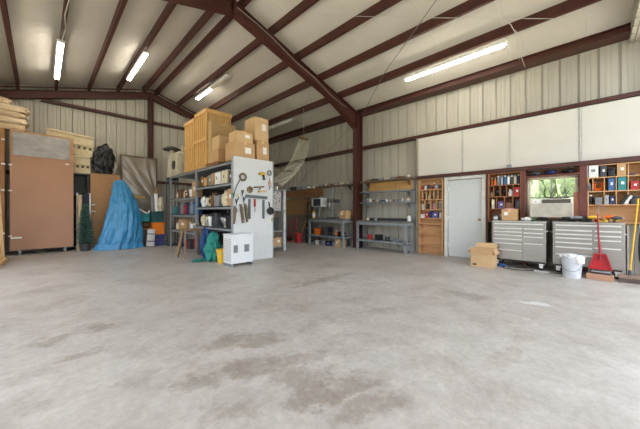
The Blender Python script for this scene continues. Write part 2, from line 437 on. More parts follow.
# window
wf = MB()
fw = .045
wf.box(7.74, 7.86, WY0 - .02, WY1 + .02, WZ1 - .02, WZ1 + .03).box(7.74, 7.86, WY0 - .02, WY1 + .02, WZ0 - .03, WZ0 + .02)
wf.box(7.74, 7.86, WY0 - .02, WY0 + .03, WZ0, WZ1).box(7.74, 7.86, WY1 - .03, WY1 + .02, WZ0, WZ1)
wo = struct(wf.build('window_1', mat('window_cream', (206, 200, 180), .6)))
MB().box(7.79, 7.81, .54, .565, WZ0 + .02, WZ1 - .02).box(7.79, 7.81, WY0 + .03, WY1 - .03, 1.50, 1.525).box(7.795, 7.805, WY0 + .03, WY1 - .03, 1.70, 1.71).box(7.795, 7.805, .34, .35, WZ0 + .02, WZ1 - .02).box(7.795, 7.805, .75, .76, WZ0 + .02, WZ1 - .02).build('window_sash', mat('sash_grey', (150, 156, 150), .5), wo)
gl = mat('window_glass', (255, 255, 255), .02, 0, 0, trans=1); gl.node_tree.nodes['Principled BSDF'].inputs['IOR'].default_value = 1.05
MB().box(7.798, 7.802, WY0 + .03, WY1 - .03, WZ0 + .02, WZ1 - .02).build('glass', gl, wo)
# cubby above the window and plywood lining round it
trim(MB().box(7.57, 7.82, .11, .98, 1.955, 1.985), mat('maroon_post', (104, 54, 44), .55))
trim(MB().box(7.80, 7.84, .11, .98, 1.985, 2.12), DARKWOOD)
trim(MB().box(7.56, 7.84, .11, .98, 1.05, 1.085), PLY)
trim(MB().box(7.62, 7.66, .11, .20, 1.085, 1.60), mat('brown_reveal', (150, 98, 74), .6))
# hedge and shrubs outside the window
def hedge():
    m = MB()
    for i in range(9):
        m.blob((11.4 + random.uniform(-.3, .3), -3.6 + i * .85, 1.25), (.9, .75, 1.45), i, .25, 4, 4)
    o = m.build('hedge', mat('hedge_green', (140, 158, 118), .8, 0, .3, 9, .8), None, True)
    tag(o, 'pale green leafy hedge outside the garage window', 'hedge')
hedge()

# ------------------------------------------------------------------ generic small things (origin on the base centre)
def word(c, k): return c + ' ' + k
def lab_part(o, t): o['label'] = t; return o
def carton(label, loc, sx, sy, sz, rz=0, m=None, cat='box', group=None, name='cardboard_box', face=-1, sticker=True, tape=True, axis='x'):
    t = thing(name, label, cat, loc, rz, group)
    MB().box(-sx / 2, sx / 2, -sy / 2, sy / 2, 0, sz, bev=.004).build('carton_body', m or CARD, t)
    if tape:
        MB().box(-.025, .025, -sy / 2 - .002, sy / 2 + .002, sz - .06, sz + .003).build('tape', TAPE, t) if axis == 'y' else MB().box(-sx / 2 - .002, sx / 2 + .002, -.025, .025, sz - .06, sz + .003).build('tape', TAPE, t)
    if sticker:
        if axis == 'x': MB().box(-sx / 2 - .004, -sx / 2 + .002, sy * .08, sy * .34, sz * .45, sz * .75).build('sticker', PAPER, t)
        else: MB().box(sx * .0, sx * .3, -sy / 2 - .004, -sy / 2 + .002, sz * .45, sz * .75).build('sticker', PAPER, t)
    return t
def small(kind, c, loc, w, h, label, group=None, rz=0):
    """one small thing standing on a shelf; w = width along the shelf"""
    m = col(c); r = w / 2
    nm = {'can': 'spray_can', 'tin': 'paint_tin', 'bottle': 'bottle', 'jar': 'jar', 'box': 'small_box', 'bin': 'storage_bin', 'book': 'manual', 'tool': 'power_tool', 'coil': 'cable_coil', 'rag': 'rag', 'case': 'tool_case', 'tub': 'tub', 'lamp': 'work_lamp'}[kind]
    cat = {'can': 'can', 'tin': 'tin', 'bottle': 'bottle', 'jar': 'jar', 'box': 'box', 'bin': 'bin', 'book': 'book', 'tool': 'power tool', 'coil': 'cable', 'rag': 'rag', 'case': 'case', 'tub': 'tub', 'lamp': 'lamp'}[kind]
    t = thing(nm, label, cat, loc, rz, group)
    alt = col('white' if c not in ('white', 'cream', 'silver') else 'grey')
    if kind == 'can':
        MB().lathe((0, 0, 0), [(r * .96, 0), (r, .006), (r, h * .8), (r * .75, h * .86)], 14).build('can_body', m, t, True)
        MB().lathe((0, 0, 0), [(r * .8, h * .86), (r * .8, h * .98), (r * .7, h)], 14).build('cap', alt, t, True)
    elif kind == 'tin':
        MB().lathe((0, 0, 0), [(r, 0), (r, h * .95), (r * 1.03, h * .96), (r * 1.03, h), (r * .9, h), (r * .88, h * .97), (0, h * .97)], 16).build('tin_body', m, t, True)
        MB().lathe((0, 0, 0), [(r * 1.01, h * .2), (r * 1.015, h * .75)], 16).build('paper_band', alt, t, True)
    elif kind == 'bottle':
        MB().lathe((0, 0, 0), [(r * .9, 0), (r, .01), (r, h * .6), (r * .4, h * .8), (r * .36, h * .86)], 14).build('bottle_body', m, t, True)
        MB().lathe((0, 0, 0), [(r * .42, h * .86), (r * .42, h)], 12).build('cap', alt, t, True)
    elif kind == 'jar':
        MB().lathe((0, 0, 0), [(r * .9, 0), (r, .01), (r, h * .72), (r * .82, h * .8), (r * .82, h * .84)], 14).build('jar_body', m, t, True)
        MB().lathe((0, 0, 0), [(r * .9, h * .82), (r * .9, h)], 14).build('lid', col('silver'), t, True)
    elif kind == 'tub':
        MB().lathe((0, 0, 0), [(r * .82, 0), (r, h * .9), (r * 1.06, h * .9), (r * 1.06, h), (0, h * 1.01)], 16).build('tub_body', m, t, True)
    elif kind == 'box':
        MB().box(-.09, .09, -r, r, 0, h, bev=.003).build('box_body', m, t)
        MB().box(-.092, -.088, -r * .5, r * .25, h * .45, h * .68).build('printed_panel', alt, t)
    elif kind == 'case':
        MB().box(-.1, .1, -r, r, 0, h, bev=.015).build('case_body', m, t, True)
        MB().tube([(-.1, -r * .4, h * .8), (-.13, -r * .35, h * .85), (-.13, r * .35, h * .85), (-.1, r * .4, h * .8)], .008, 6).build('handle', col('black'), t)
    elif kind == 'bin':
        b = MB().prism([(-r * .86, 0), (r * .86, 0), (r, h), (r * .94, h), (r * .8, .01), (-r * .8, .01), (-r * .94, h), (-r, h)], 'x', -.11, .11)
        b.box(-.112, -.104, -r * .9, r * .9, .005, h * .9).box(.104, .112, -r * .9, r * .9, .005, h).build('bin_body', m, t)
        MB().blob((0, 0, h * .55), (.09, r * .75, h * .45), int(h * 991) % 9, .25, 2, 4).build('contents', col(random.choice(['grey', 'brown', 'charcoal', 'cream'])), t)
    elif kind == 'book':
        MB().box(-.10, .10, -r, r, 0, h).build('cover', m, t)
        MB().box(-.095, .102, -r * .8, r * .8, .004, h - .004 + .001).build('pages', PAPER, t)
    elif kind == 'tool':
        MB().tube([(0, -w * .5, h * .72), (0, -w * .3, h * .74), (0, w * .2, h * .74), (0, w * .45, h * .7)], [h * .12, h * .26, h * .26, h * .16], 10).build('motor_housing', m, t, True)
        MB().tube([(0, w * .1, h * .6), (.01, w * .18, h * .3), (.01, w * .2, h * .06)], [h * .15, h * .13, h * .16], 8).build('grip', col('black'), t, True)
        MB().tube([(0, -w * .5, h * .72), (0, -w * .66, h * .72)], [h * .1, h * .04], 8).build('chuck', col('silver'), t, True)
        MB().box(-.035, .035, w * .02, w * .36, 0, h * .14, bev=.006).build('battery', col('charcoal'), t)
    elif kind == 'coil':
        m2 = MB(); q = h / 2
        for k in range(4):
            rr_ = q * (1 - .12 * k) - .014
            m2.tube([(math.sin(k) * .02, math.cos(a) * rr_, q + math.sin(a) * rr_) for a in [i * math.pi / 10 for i in range(20)]], .012, 6, True)
        m2.build('coiled_cable', m, t, True)
        MB().box(-.03, .03, -.02, .02, h - .06, h + .012, bev=.004).build('cable_tie', col('black'), t)
    elif kind == 'rag':
        MB().blob((0, 0, h * .4), (.1, r, h * .6), int(w * 1000) % 17, .3, 3, 3, flat=-h * .4).build('cloth', m, t, True)
    elif kind == 'lamp':
        MB().lathe((0, 0, h * .6), [(r * .25, .16 * h), (r * .4, .1 * h), (r, -.35 * h), (r * .96, -.35 * h), (r * .3, .05 * h)], 14, Matrix.Rotation(R(-60), 3, 'Y')).build('lamp_shade', m, t, True)
        MB().tube([(.04, 0, h * .6), (.04, 0, .01)], .01, 6).lathe((.03, 0, 0), [(r * .5, 0), (r * .5, .012), (0, .014)], 12).build('stand', col('black'), t)
    return t
def row(where, x, y_from, y_to, z, items, end):
    """fill a shelf along Y; each label names the neighbour it stands next to"""
    n = sum(i[2] for i in items); gap = (abs(y_to - y_from) - n) / (len(items) + 1)
    s = 1 if y_to > y_from else -1; y = y_from + s * gap; prev = None
    if gap < 0: print('ROW TOO TIGHT', where, gap)
    for it in items:
        k, c, w, h = it[:4]; kw = {'can': 'spray can', 'tin': 'paint tin', 'book': 'bound manual', 'tool': 'power tool', 'coil': 'cable coil', 'rag': 'crumpled rag', 'case': 'tool case', 'bin': 'parts bin', 'box': 'small carton', 'tub': 'plastic tub', 'lamp': 'clamp lamp'}.get(k, k)
        lb = '%s %s %s, %s' % (c, kw, ('beside ' + prev) if prev else end, where)
        small(k, c, (x + (it[4] if len(it) > 4 else 0), y + s * w / 2, z), w, h, lb)
        y += s * (w + max(gap, .001)); prev = c + ' ' + kw

# ------------------------------------------------------------------ right wall: bookcases
def bookcase(label, y0, y1, z0, z1, levels, x0, x1, m, back=True, dividers=(), cat='shelves', edge=None):
    t = thing('bookcase', label, cat, ((x0 + x1) / 2, (y0 + y1) / 2, z0))
    ox, oy, oz = (x0 + x1) / 2, (y0 + y1) / 2, z0
    def B(a): return MB().box(a[0] - ox, a[1] - ox, a[2] - oy, a[3] - oy, a[4] - oz, a[5] - oz, bev=.001)
    th = .02
    B((x0, x1, y0, y0 + th, z0, z1)).build('side_panel', m, t); B((x0, x1, y1 - th, y1, z0, z1)).build('side_panel', m, t)
    if back: B((x1 - .008, x1, y0 + th, y1 - th, z0, z1)).build('back_panel', m, t)
    for z in levels: B((x0 + .004, x1 - .008, y0 + th, y1 - th, z - th, z)).build('shelf', m, t)
    for (y, a, b) in dividers: B((x0 + .01, x1 - .008, y - .007, y + .007, a, b - th)).build('divider', m, t)
    return t
XS0, XS1 = 7.58, 7.835
A0, A1 = 2.79, 3.46
bookcase('tall pine bookcase between the ribbed wall and the white door', A0, A1, 0, 2.11, [2.11, 1.82, 1.54, 1.26, 1.02, .86, .57, .27, .04], XS0, XS1, PLY,
         dividers=[(A0 + .11 * k + .02, 1.54, 1.82) for k in range(1, 6)] + [(A0 + .16 * k + .02, 1.26, 1.54) for k in range(1, 4)])
row('top shelf of the pine bookcase', 7.68, A1 - .04, A0 + .04, 1.82, [('bottle', 'red', .06, .16), ('jar', 'white', .07, .12), ('tub', 'charcoal', .08, .13), ('bottle', 'amber', .06, .15), ('can', 'red', .06, .17), ('box', 'grey', .08, .12), ('jar', 'brown', .07, .13)], 'nearest the ribbed wall')
def slot_row(where, y0, n, step, z, cols, kinds, h):
    prev = None
    for k in range(n):
        kw = {'can': 'spray can', 'box': 'small carton', 'bottle': 'bottle', 'jar': 'jar', 'case': 'tool case', 'bin': 'parts bin', 'tub': 'plastic tub', 'book': 'bound manual', 'tin': 'paint tin'}[kinds[k]]
        lb = '%s %s %s, %s' % (cols[k], kw, ('after the ' + prev) if prev else 'nearest the ribbed wall', where)
        small(kinds[k], cols[k], (7.69, y0 - step * k, z), step * .62, h[k], lb); prev = cols[k] + ' ' + kw
slot_row('second shelf of the pine bookcase', 3.405, 6, .108, 1.54, ['red', 'charcoal', 'white', 'brown', 'grey', 'amber'], ['bottle', 'can', 'bottle', 'jar', 'can', 'bottle'], [.19, .2, .17, .18, .21, .17])
slot_row('third shelf of the pine bookcase', 3.368, 4, .159, 1.26, ['white', 'charcoal', 'pink', 'grey'], ['tub', 'bottle', 'jar', 'can'], [.15, .2, .17, .21])
row('fourth shelf of the pine bookcase', 7.68, A1 - .04, A0 + .04, 1.02, [('box', 'white', .1, .1), ('box', 'red', .1, .17), ('book', 'navy', .07, .19), ('box', 'purple', .14, .16), ('can', 'white', .06, .18)], 'nearest the ribbed wall')
B0, B1 = 1.065, 1.715
bookcase('open wooden shelves between the white door and the window', B0, B1, .95, 2.11, [2.11, 1.83, 1.56, 1.27, .97], XS0, XS1, DARKWOOD,
         dividers=[(B0 + .13 * k + .02, 1.56, 1.83) for k in range(1, 5)] + [(B0 + .16 * k, 1.27, 1.56) for k in range(1, 4)])
row('top shelf beside the door', 7.67, B1 - .025, B0 + .025, 1.83, [('bottle', 'amber', .06, .19), ('bottle', 'orange', .055, .18), ('can', 'grey', .06, .22), ('can', 'silver', .06, .22), ('can', 'blue', .058, .22), ('can', 'white', .06, .22), ('can', 'charcoal', .055, .21), ('can', 'cream', .06, .22), ('can', 'navy', .056, .22)], 'nearest the white door')
for k, (c, kd, w, h, nb) in enumerate([('cream', 'bottle', .07, .13, 'in the bay nearest the door'), ('charcoal', 'tool', .1, .17, 'in the second bay'), ('black', 'tool', .1, .18, 'in the middle bay'), ('white', 'rag', .095, .16, 'in the fourth bay'), ('red', 'box', .1, .2, 'in the bay nearest the window')]):
    small(kd, c, (7.69, B1 - .055 - .128 * k, 1.56), w, h, '%s %s %s of the shelf below the spray cans' % (c, {'bottle': 'bottle', 'tool': 'power tool', 'rag': 'crumpled rag', 'box': 'small carton'}[kd], nb))
for k, (c, kd, w, h, nb) in enumerate([('cream', 'book', .05, .22, 'nearest the door'), ('purple', 'box', .12, .17, 'second from the door'), ('brown', 'bin', .13, .14, 'second from the window'), ('charcoal', 'case', .09, .2, 'nearest the window')]):
    small(kd, c, (7.69, B1 - .1 - .16 * k, 1.27), w, h, '%s %s %s, third shelf between door and window' % (c, {'book': 'bound manual', 'box': 'small carton', 'bin': 'parts bin', 'case': 'tool case'}[kd], nb))
# long shelf unit past the window
D0, D1 = -.77, -.005
DV = [onX(p, 190, 7.66).y for p in (592.8, 604.2, 616.0, 627.8)]
bookcase('open pine shelf unit beside the window, full of cartons and supplies', D0, D1, .95, 2.11, [2.11, 1.87, 1.60, 1.335, 1.0], XS0, XS1, PLY,
         dividers=[(DV[3], 1.87, 2.11), (DV[0], 1.6, 1.87), (DV[1], 1.6, 1.87), (DV[2], 1.6, 1.87), (DV[3], 1.6, 1.87), (DV[1], 1.335, 1.6), (DV[2], 1.335, 1.6), (DV[3], 1.335, 1.6)])
def at(kind, c, px0, px1, py_top, z, label, x=7.67, rz=0):
    a = onX(px0, py_top, x); b = onX(px1, py_top, x)
    w = abs(a.y - b.y); h = a.z - z
    return small(kind, c, (x, (a.y + b.y) / 2, z), w * .96, h, label, rz=rz)
at('box', 'white', 586.5, 598.5, 166.6, 1.87, 'white printed carton at the window end of the top supply shelf')
at('box', 'charcoal', 600, 606.4, 166.6, 1.87, 'dark upright carton next to the white printed carton')
at('case', 'black', 607.5, 615, 169, 1.87, 'black case next to the tan carton on the top supply shelf')
at('box', 'tan', 616.4, 626, 164.5, 1.87, 'tan square carton on the top supply shelf beside the black case')
at('book', 'navy', 629.5, 634, 174, 1.87, 'navy bound manual beyond the divider on the top supply shelf')
at('rag', 'grey', 586, 591.5, 182, 1.60, 'grey crumpled rag at the window end of the second supply shelf')
at('coil', 'orange', 594, 603, 181.5, 1.60, 'bright orange cable coil on the second supply shelf')
at('box', 'blue', 608, 614.2, 179, 1.60, 'blue and white carton on the second supply shelf')
at('box', 'teal', 617.5, 626, 178, 1.60, 'teal and white carton on the second supply shelf')
at('box', 'red', 630, 638.5, 181.5, 1.60, 'red and white carton at the far end of the second supply shelf')
at('can', 'black', 588.5, 593, 195, 1.335, 'black spray can at the window end of the third supply shelf')
at('bin', 'grey', 594.5, 602.5, 197, 1.335, 'grey parts bin beside the black spray can')
at('box', 'silver', 604.5, 608.5, 195.5, 1.335, 'silver slim carton on the third supply shelf')
at('box', 'navy', 609.5, 614.4, 196, 1.335, 'navy carton beside the silver slim carton')
o = at('book', 'black', 619, 622, 194, 1.335, 'black bound manual leaning on the third supply shelf'); o.rotation_euler = (R(28), 0, 0)
o = at('book', 'white', 623, 626, 195, 1.335, 'white bound manual leaning on the black bound manual'); o.rotation_euler = (R(28), 0, 0)
at('case', 'charcoal', 630, 638, 196, 1.335, 'charcoal tool case at the far end of the third supply shelf')
# tools heaped along the ledge behind the second chest: built with the chest below

# cubby bags above the window
for c, y, w, lb in (('charcoal', .82, .22, 'dark grey rolled bag in the cubby above the window, nearest the door'), ('navy', .56, .2, 'navy blue rolled bag in the middle of the cubby above the window'), ('black', .28, .2, 'black rolled bag in the cubby above the window, beside the supply shelves')):
    o = MB().blob((0, 0, .05), (.09, w / 2, .055), int(y * 100), .18, 3, 3, flat=-.05).build('rolled_bag', col(c), None, True, ); o.location = (7.68, y, 1.987); tag(o, lb, 'bag')

# ------------------------------------------------------------------ window air conditioner
def aircon():
    y0, y1, z0, z1, x0, x1 = .20, .86, 1.087, 1.46, 7.24, 7.62
    cy = (y0 + y1) / 2
    t = thing('air_conditioner', 'beige window air conditioner on the plywood ledge', 'air conditioner', (7.43, cy, z0))
    hw = (y1 - y0) / 2; h = z1 - z0
    case = mat('aged_beige_plastic', (226, 220, 204), .5)
    MB().box(-.16, .19, -hw, hw, 0, h, bev=.012).build('housing', case, t)
    g = MB().box(-.19, -.16, -hw, hw, 0, .015, bev=.003).box(-.19, -.16, -hw, hw, h * .70, h * .74).box(-.19, -.16, -hw, -hw + .015, 0, h * .7).box(-.19, -.16, hw - .015, hw, 0, h * .7)
    n = 14
    for i in range(n): g.box(-.185, -.165, -hw + .015, hw - .015, .025 + i * (h * .66) / n, .025 + (i + .45) * (h * .66) / n)
    g.build('front_grille', mat('aged_grille', (208, 203, 190), .5), t)
    v = MB()
    for i in range(12): v.box(-.178, -.16, -hw + .04 + i * .036, -hw + .052 + i * .036, h * .78, h * .95)
    v.box(-.17, -.158, -hw + .03, -hw + .47, h * .76, h * .97).build('outlet_vent', mat('vent_dark', (92, 86, 76), .6), t)
    MB().box(-.172, -.158, hw - .16, hw - .02, h * .76, h * .97, bev=.003).build('control_panel', PAPER, t)
    MB().lathe((-.172, hw - .09, h * .865), [(.014, 0), (.012, .014), (0, .015)], 12, Matrix.Rotation(R(-90), 3, 'Y')).build('dial', col('grey'), t)
aircon()
def branch_sprig():
    t = thing('dried_branch', 'dark twiggy branch lying on top of the air conditioner', 'branch', (7.44, .45, 1.462))
    m = MB(); lf = MB()
    random.seed(3)
    pts = [(0, -.2, .03), (0, -.1, .015), (.0, 0, .012), (0, .12, .02), (0, .2, .05)]
    m.tube(pts, .009, 6)
    for i in range(9):
        y = -.16 + i * .045; a = random.uniform(-.5, 1.0); l = random.uniform(.12, .30)
        e = (random.uniform(-.05, .05), y - math.sin(a) * l * 1.1, .015 + abs(math.cos(a)) * l * .85)
        m.tube([(0, y, .015), (e[0] / 2, (y + e[1]) / 2, e[2] * .6), e], [.006, .004, .002], 5)
        for q in range(3):
            f = .5 + q * .2; p = Vector((e[0] * f, y + (e[1] - y) * f, .02 + (e[2] - .02) * f))
            lf.blob(p, (.005, .016, .007), i * 5 + q, .2, 1)
    m.build('twigs', mat('dark_bark', (48, 44, 36), .8), t); lf.build('leaves', mat('dark_leaf', (46, 56, 40), .7), t)
branch_sprig()

# ------------------------------------------------------------------ stainless tool chests
def chest(label, yc, W, name_plate=False, rz=0):
    D = .50
    t = thing('tool_chest', label, 'tool chest', (7.05 + D / 2, yc, 0), 0)
    x = -D / 2
    MB().box(x, D / 2, -W / 2, W / 2, .17, .965, bev=.006).build('carcass', STAIN, t)
    MB().box(x - .012, D / 2 + .005, -W / 2 - .006, W / 2 + .006, .965, 1.0, bev=.006).build('top', mat('chest_top_steel', (170, 168, 162), .35, .6), t)
    MB().box(x + .03, D / 2 - .02, -W / 2 + .03, W / 2 - .03, .14, .17).build('base_rail', col('black'), t)
    for sx in (x + .07, D / 2 - .07):
        for sy in (-W / 2 + .08, W / 2 - .08):
            c = MB().tube([(sx - .018, sy, .055), (sx + .018, sy, .055)], .055, 16).build('caster', RUBBER, t, True)
            MB().box(sx - .03, sx + .03, sy - .035, sy + .035, .115, .14).box(sx - .032, sx - .024, sy - .03, sy + .03, .05, .115).box(sx + .024, sx + .032, sy - .03, sy + .03, .05, .115).build('fork', HANDLE, c)
    def drawer(a, b, z0, z1):
        d = MB().box(x - .014, x, a, b, z0, z1, bev=.003).build('drawer', STAIN, t)
        MB().prism([(x - .014, z1 - .032), (x - .034, z1 - .026), (x - .036, z1 - .008), (x - .03, z1 - .004), (x - .014, z1 - .004)], 'y', a + .012, b - .012).build('drawer_pull', HANDLE, d)
    g = .006; yl, yr = W / 2 - .03, -W / 2 + .03; mid = -.09
    drawer(yr, yl, .87, .955)
    rows_l = [.865, .79, .715, .63, .54, .40, .19]
    for a, b in zip(rows_l, rows_l[1:]): drawer(mid + g / 2, yl, b, a - g)
    rows_r = [.865, .78, .70, .56, .19]
    for a, b in zip(rows_r, rows_r[1:]): drawer(yr, mid - g / 2, b, a - g)
    for s in (1, -1):
        MB().tube([(x + .05, s * (W / 2 + .0), .80), (x + .05, s * (W / 2 + .018), .80), (D / 2 - .05, s * (W / 2 + .018), .80), (D / 2 - .05, s * (W / 2 + .0), .80)], .009, 8).build('side_handle', HANDLE, t, True)
    if name_plate: MB().box(x - .017, x - .010, -W / 2 + .07, -W / 2 + .19, .925, .945).build('maker_plate', col('charcoal'), t)
chest('stainless steel roller tool chest standing next to the white door', 1.05, .925)
chest('stainless steel roller tool chest behind the bucket and red dustpan', 0.01, .95, True)
CT = 1.002
# things on the first chest
small('tin', 'blue', (7.3, 1.50, CT), .085, .11, 'blue and white tin at the door end of the first tool chest')
small('bottle', 'grey', (7.42, 1.42, CT), .06, .13, 'grey bottle behind the blue and white tin on the tool chest')
carton('square cardboard box standing on the tool chest near the door', (7.38, 1.24, CT), .26, .29, .25, R(4))
MB_ = MB().box(-.07, .07, -.09, .09, 0, .02, bev=.003).build('notebook', col('pink')); MB_.location = (7.4, 1.25, CT + .2545); tag(MB_, 'thin pink notebook lying on the cardboard box on the chest', 'book')
small('rag', 'white', (7.3, .93, CT), .17, .07, 'crumpled white rag on the tool chest beside the cardboard box')
small('tub', 'cream', (7.42, .88, CT), .11, .07, 'cream plastic tub behind the crumpled white rag')
small('bottle', 'green', (7.3, .80, CT), .055, .14, 'green bottle with a pale cap below the air conditioner')
small('tool', 'charcoal', (7.35, .66, CT), .14, .09, 'charcoal power tool lying on the chest edge below the air conditioner')
# tools heaped on the second chest
for k, (c, kd, x, y, w, h, lb) in enumerate([
    ('black', 'tool', 7.25, .30, .16, .10, 'black power tool nearest the air conditioner on the second chest'),
    ('grey', 'tool', 7.35, .14, .16, .11, 'grey power tool between two black ones on the second chest'),
    ('black', 'case', 7.45, .02, .16, .10, 'flat black tool case at the back of the second chest'),
    ('yellow', 'tool', 7.30, -.08, .16, .12, 'yellow and black power tool in the middle of the second chest'),
    ('red', 'case', 7.46, -.16, .12, .07, 'small red tool case behind the yellow tools'),
    ('yellow', 'case', 7.24, -.20, .14, .05, 'flat yellow case lying at the front of the second chest'),
    ('orange', 'tool', 7.38, -.30, .15, .13, 'orange power tool on the second chest near the yellow broom handle'),
    ('charcoal', 'tool', 7.24, -.38, .15, .11, 'charcoal power tool at the broom end of the second chest'),
    ('yellow', 'coil', 7.45, -.38, .12, .10, 'coil of yellow cable standing behind the charcoal power tool')]):
    small(kd, c, (x, y, CT), w, h, lb, rz=R(random.uniform(-12, 12)) if kd == 'tool' else 0)

# ------------------------------------------------------------------ floor things in front of the chests
def open_box():
    t = thing('open_cardboard_box', 'empty cardboard box with open flaps on the floor before the chest', 'box', (6.78, 1.62, 0), R(-4))
    w, d, h, th = .42, .30, .40, .006
    m = MB().box(-d / 2, d / 2, -w / 2, w / 2, 0, th)
    for s in (-1, 1):
        m.box(s * d / 2 - th / 2, s * d / 2 + th / 2, -w / 2, w / 2, 0, h); m.box(-d / 2, d / 2, s * w / 2 - th / 2, s * w / 2 + th / 2, 0, h)
    m.build('carton_body', CARD2, t)
    MB().box(-d / 2 - .01, -d / 2, -w / 2 - .01, w / 2 + .01, h - .11, h, rot=Matrix.Rotation(R(7), 3, 'Y'), piv=(-d / 2, 0, h)).build('flap', CARD, t)
    MB().box(d / 2, d / 2 + .006, -w / 2, w / 2, h, h + .12, rot=Matrix.Rotation(R(35), 3, 'Y'), piv=(d / 2, 0, h)).build('flap', CARD2, t)
    MB().box(-d / 2, d / 2, -w / 2 - .006, -w / 2, h - .12, h, rot=Matrix.Rotation(R(-25), 3, 'X'), piv=(0, -w / 2, h)).build('flap', CARD, t)
    MB().box(-d / 2, d / 2, w / 2, w / 2 + .006, h - .12, h, rot=Matrix.Rotation(R(25), 3, 'X'), piv=(0, w / 2, h)).build('flap', CARD, t)
    MB().box(-d / 2 - .004, -d / 2 - .003, w / 2 - .12, w / 2 - .04, .03, .07).build('printed_mark', col('charcoal'), t)
open_box()
def bucket():
    t = thing('bucket', 'white plastic bucket with rags over its rim, before the second chest', 'bucket', (6.78, .20, 0))
    wp = mat('bucket_plastic', (206, 209, 214), .4)
    MB().lathe((0, 0, 0), [(.122, 0), (.145, .28), (.152, .285), (.152, .30), (.147, .305), (.147, .345), (.153, .35), (.153, .365), (.14, .365), (.118, .01), (0, .01)], 28).build('pail', wp, t, True)
    MB().tube([(-.02 - .15 * math.sin(a), .152 * math.cos(a), .3 - .17 * math.sin(a)) for a in [i * math.pi / 12 for i in range(13)]], .003, 6).build('bail_handle', col('charcoal'), t)
    r = MB()
    r.blob((0, .0, .37), (.15, .15, .055), 3, .3, 3, 3); r.blob((-.1, -.1, .34), (.06, .07, .08), 5, .3, 3, 3)
    lab_part(r.build('rags', mat('white_cloth', (232, 232, 230), .9), t, True), 'crumpled white rags')
    MB().box(-.17, .10, .05, .13, .375, .385, rot=Matrix.Rotation(R(14), 3, 'X')).build('brush_board', col('grey'), t)
bucket()
DPY = -.165
def dustpan():
    # long-handled lobby dustpan leaning on the chest
    t = thing('dustpan', 'red long-handled dustpan leaning upright on the second chest', 'dustpan', (6.89, DPY, .178))
    rd = mat('red_plastic', (196, 34, 46), .35)
    m = MB(); w0, w1, h = .15, .075, .28
    # tray: back sheet tapering upward, raised rims
    m.prism([(-w0, 0), (w0, 0), (w1, h), (-w1, h)], 'x', 0, .01)
    m.prism([(-w0, 0), (-w0 + .014, 0), (-w1 + .014, h), (-w1, h)], 'x', -.06, 0)
    m.prism([(w0 - .014, 0), (w0, 0), (w1, h), (w1 - .014, h)], 'x', -.06, 0)
    m.prism([(-w1, h - .014), (w1, h - .014), (w1, h), (-w1, h)], 'x', -.06, 0)
    b = m.build('pan', rd, t); 
    g = MB()
    for k in range(-4, 5): g.bar((-.002, k * .027, .02), (-.002, k * .016, h - .06), .005, .008)
    g.build('pan_ribs', rd, b)
    MB().tube([(-.02, 0, .18), (.01, 0, .32), (.035, .02, .60), (.06, .03, .98)], [.024, .02, .012, .012], 10).build('handle', mat('dark_red_plastic', (150, 26, 44), .35), t, True)
    hk = [(.06, .03, .98), (.065, .03, 1.05), (.065, .01, 1.09), (.065, -.03, 1.10), (.065, -.06, 1.08), (.065, -.065, 1.04)]
    MB().tube(hk, .008, 8).build('hanging_hook', col('grey'), t, True)
dustpan()
o = MB().box(-.05, .05, -.17, .17, 0, .10, bev=.006).build('wood_block', mat('reddish_wood', (184, 140, 112), .7, 0, .15, 5)); o.location = (6.87, -.16, 0); o.rotation_euler = (0, 0, R(-4)); tag(o, 'reddish brown wood block on the floor under the red dustpan', 'wood block')
t = thing('hand_brush', 'grey hand brush lying on the reddish wood block', 'brush', (6.90, -.15, .103), R(-6))
MB().box(-.03, .035, -.14, .1, .02, .045, bev=.01).build('brush_back', col('silver'), t); 
m = MB()
for i in range(22): m.bar((-.03 + .02 * (i % 3), -.13 + .0105 * i, .022), (-.055 + .02 * (i % 3), -.135 + .011 * i, .0), .006)
m.build('bristles', col('charcoal'), t)
def broom():
    t = thing('push_broom', 'push broom with a yellow handle leaning past the second chest', 'broom', (6.93, -.60, 0))
    MB().box(-.06, .06, -.10, .22, .07, .125, bev=.01).build('broom_head', mat('worn_broom_wood', (140, 116, 100), .8, 0, .2), t)
    m = MB()
    for i in range(26):
        for j in range(4): m.bar((-.045 + j * .03, -.09 + i * .012, .072), (-.055 + j * .036, -.09 + i * .012, .002), .008)
    m.build('bristles', mat('taupe_bristle', (112, 98, 92), .9), t)
    MB().tube([(0, .09, .11), (.26, -.03, 1.42)], .011, 10).build('handle', mat('yellow_handle', (232, 180, 36), .4), t, True)
    MB().tube([(-.008, .093, .10), (.015, .085, .21)], .02, 10).build('socket', col('charcoal'), t, True)
broom()
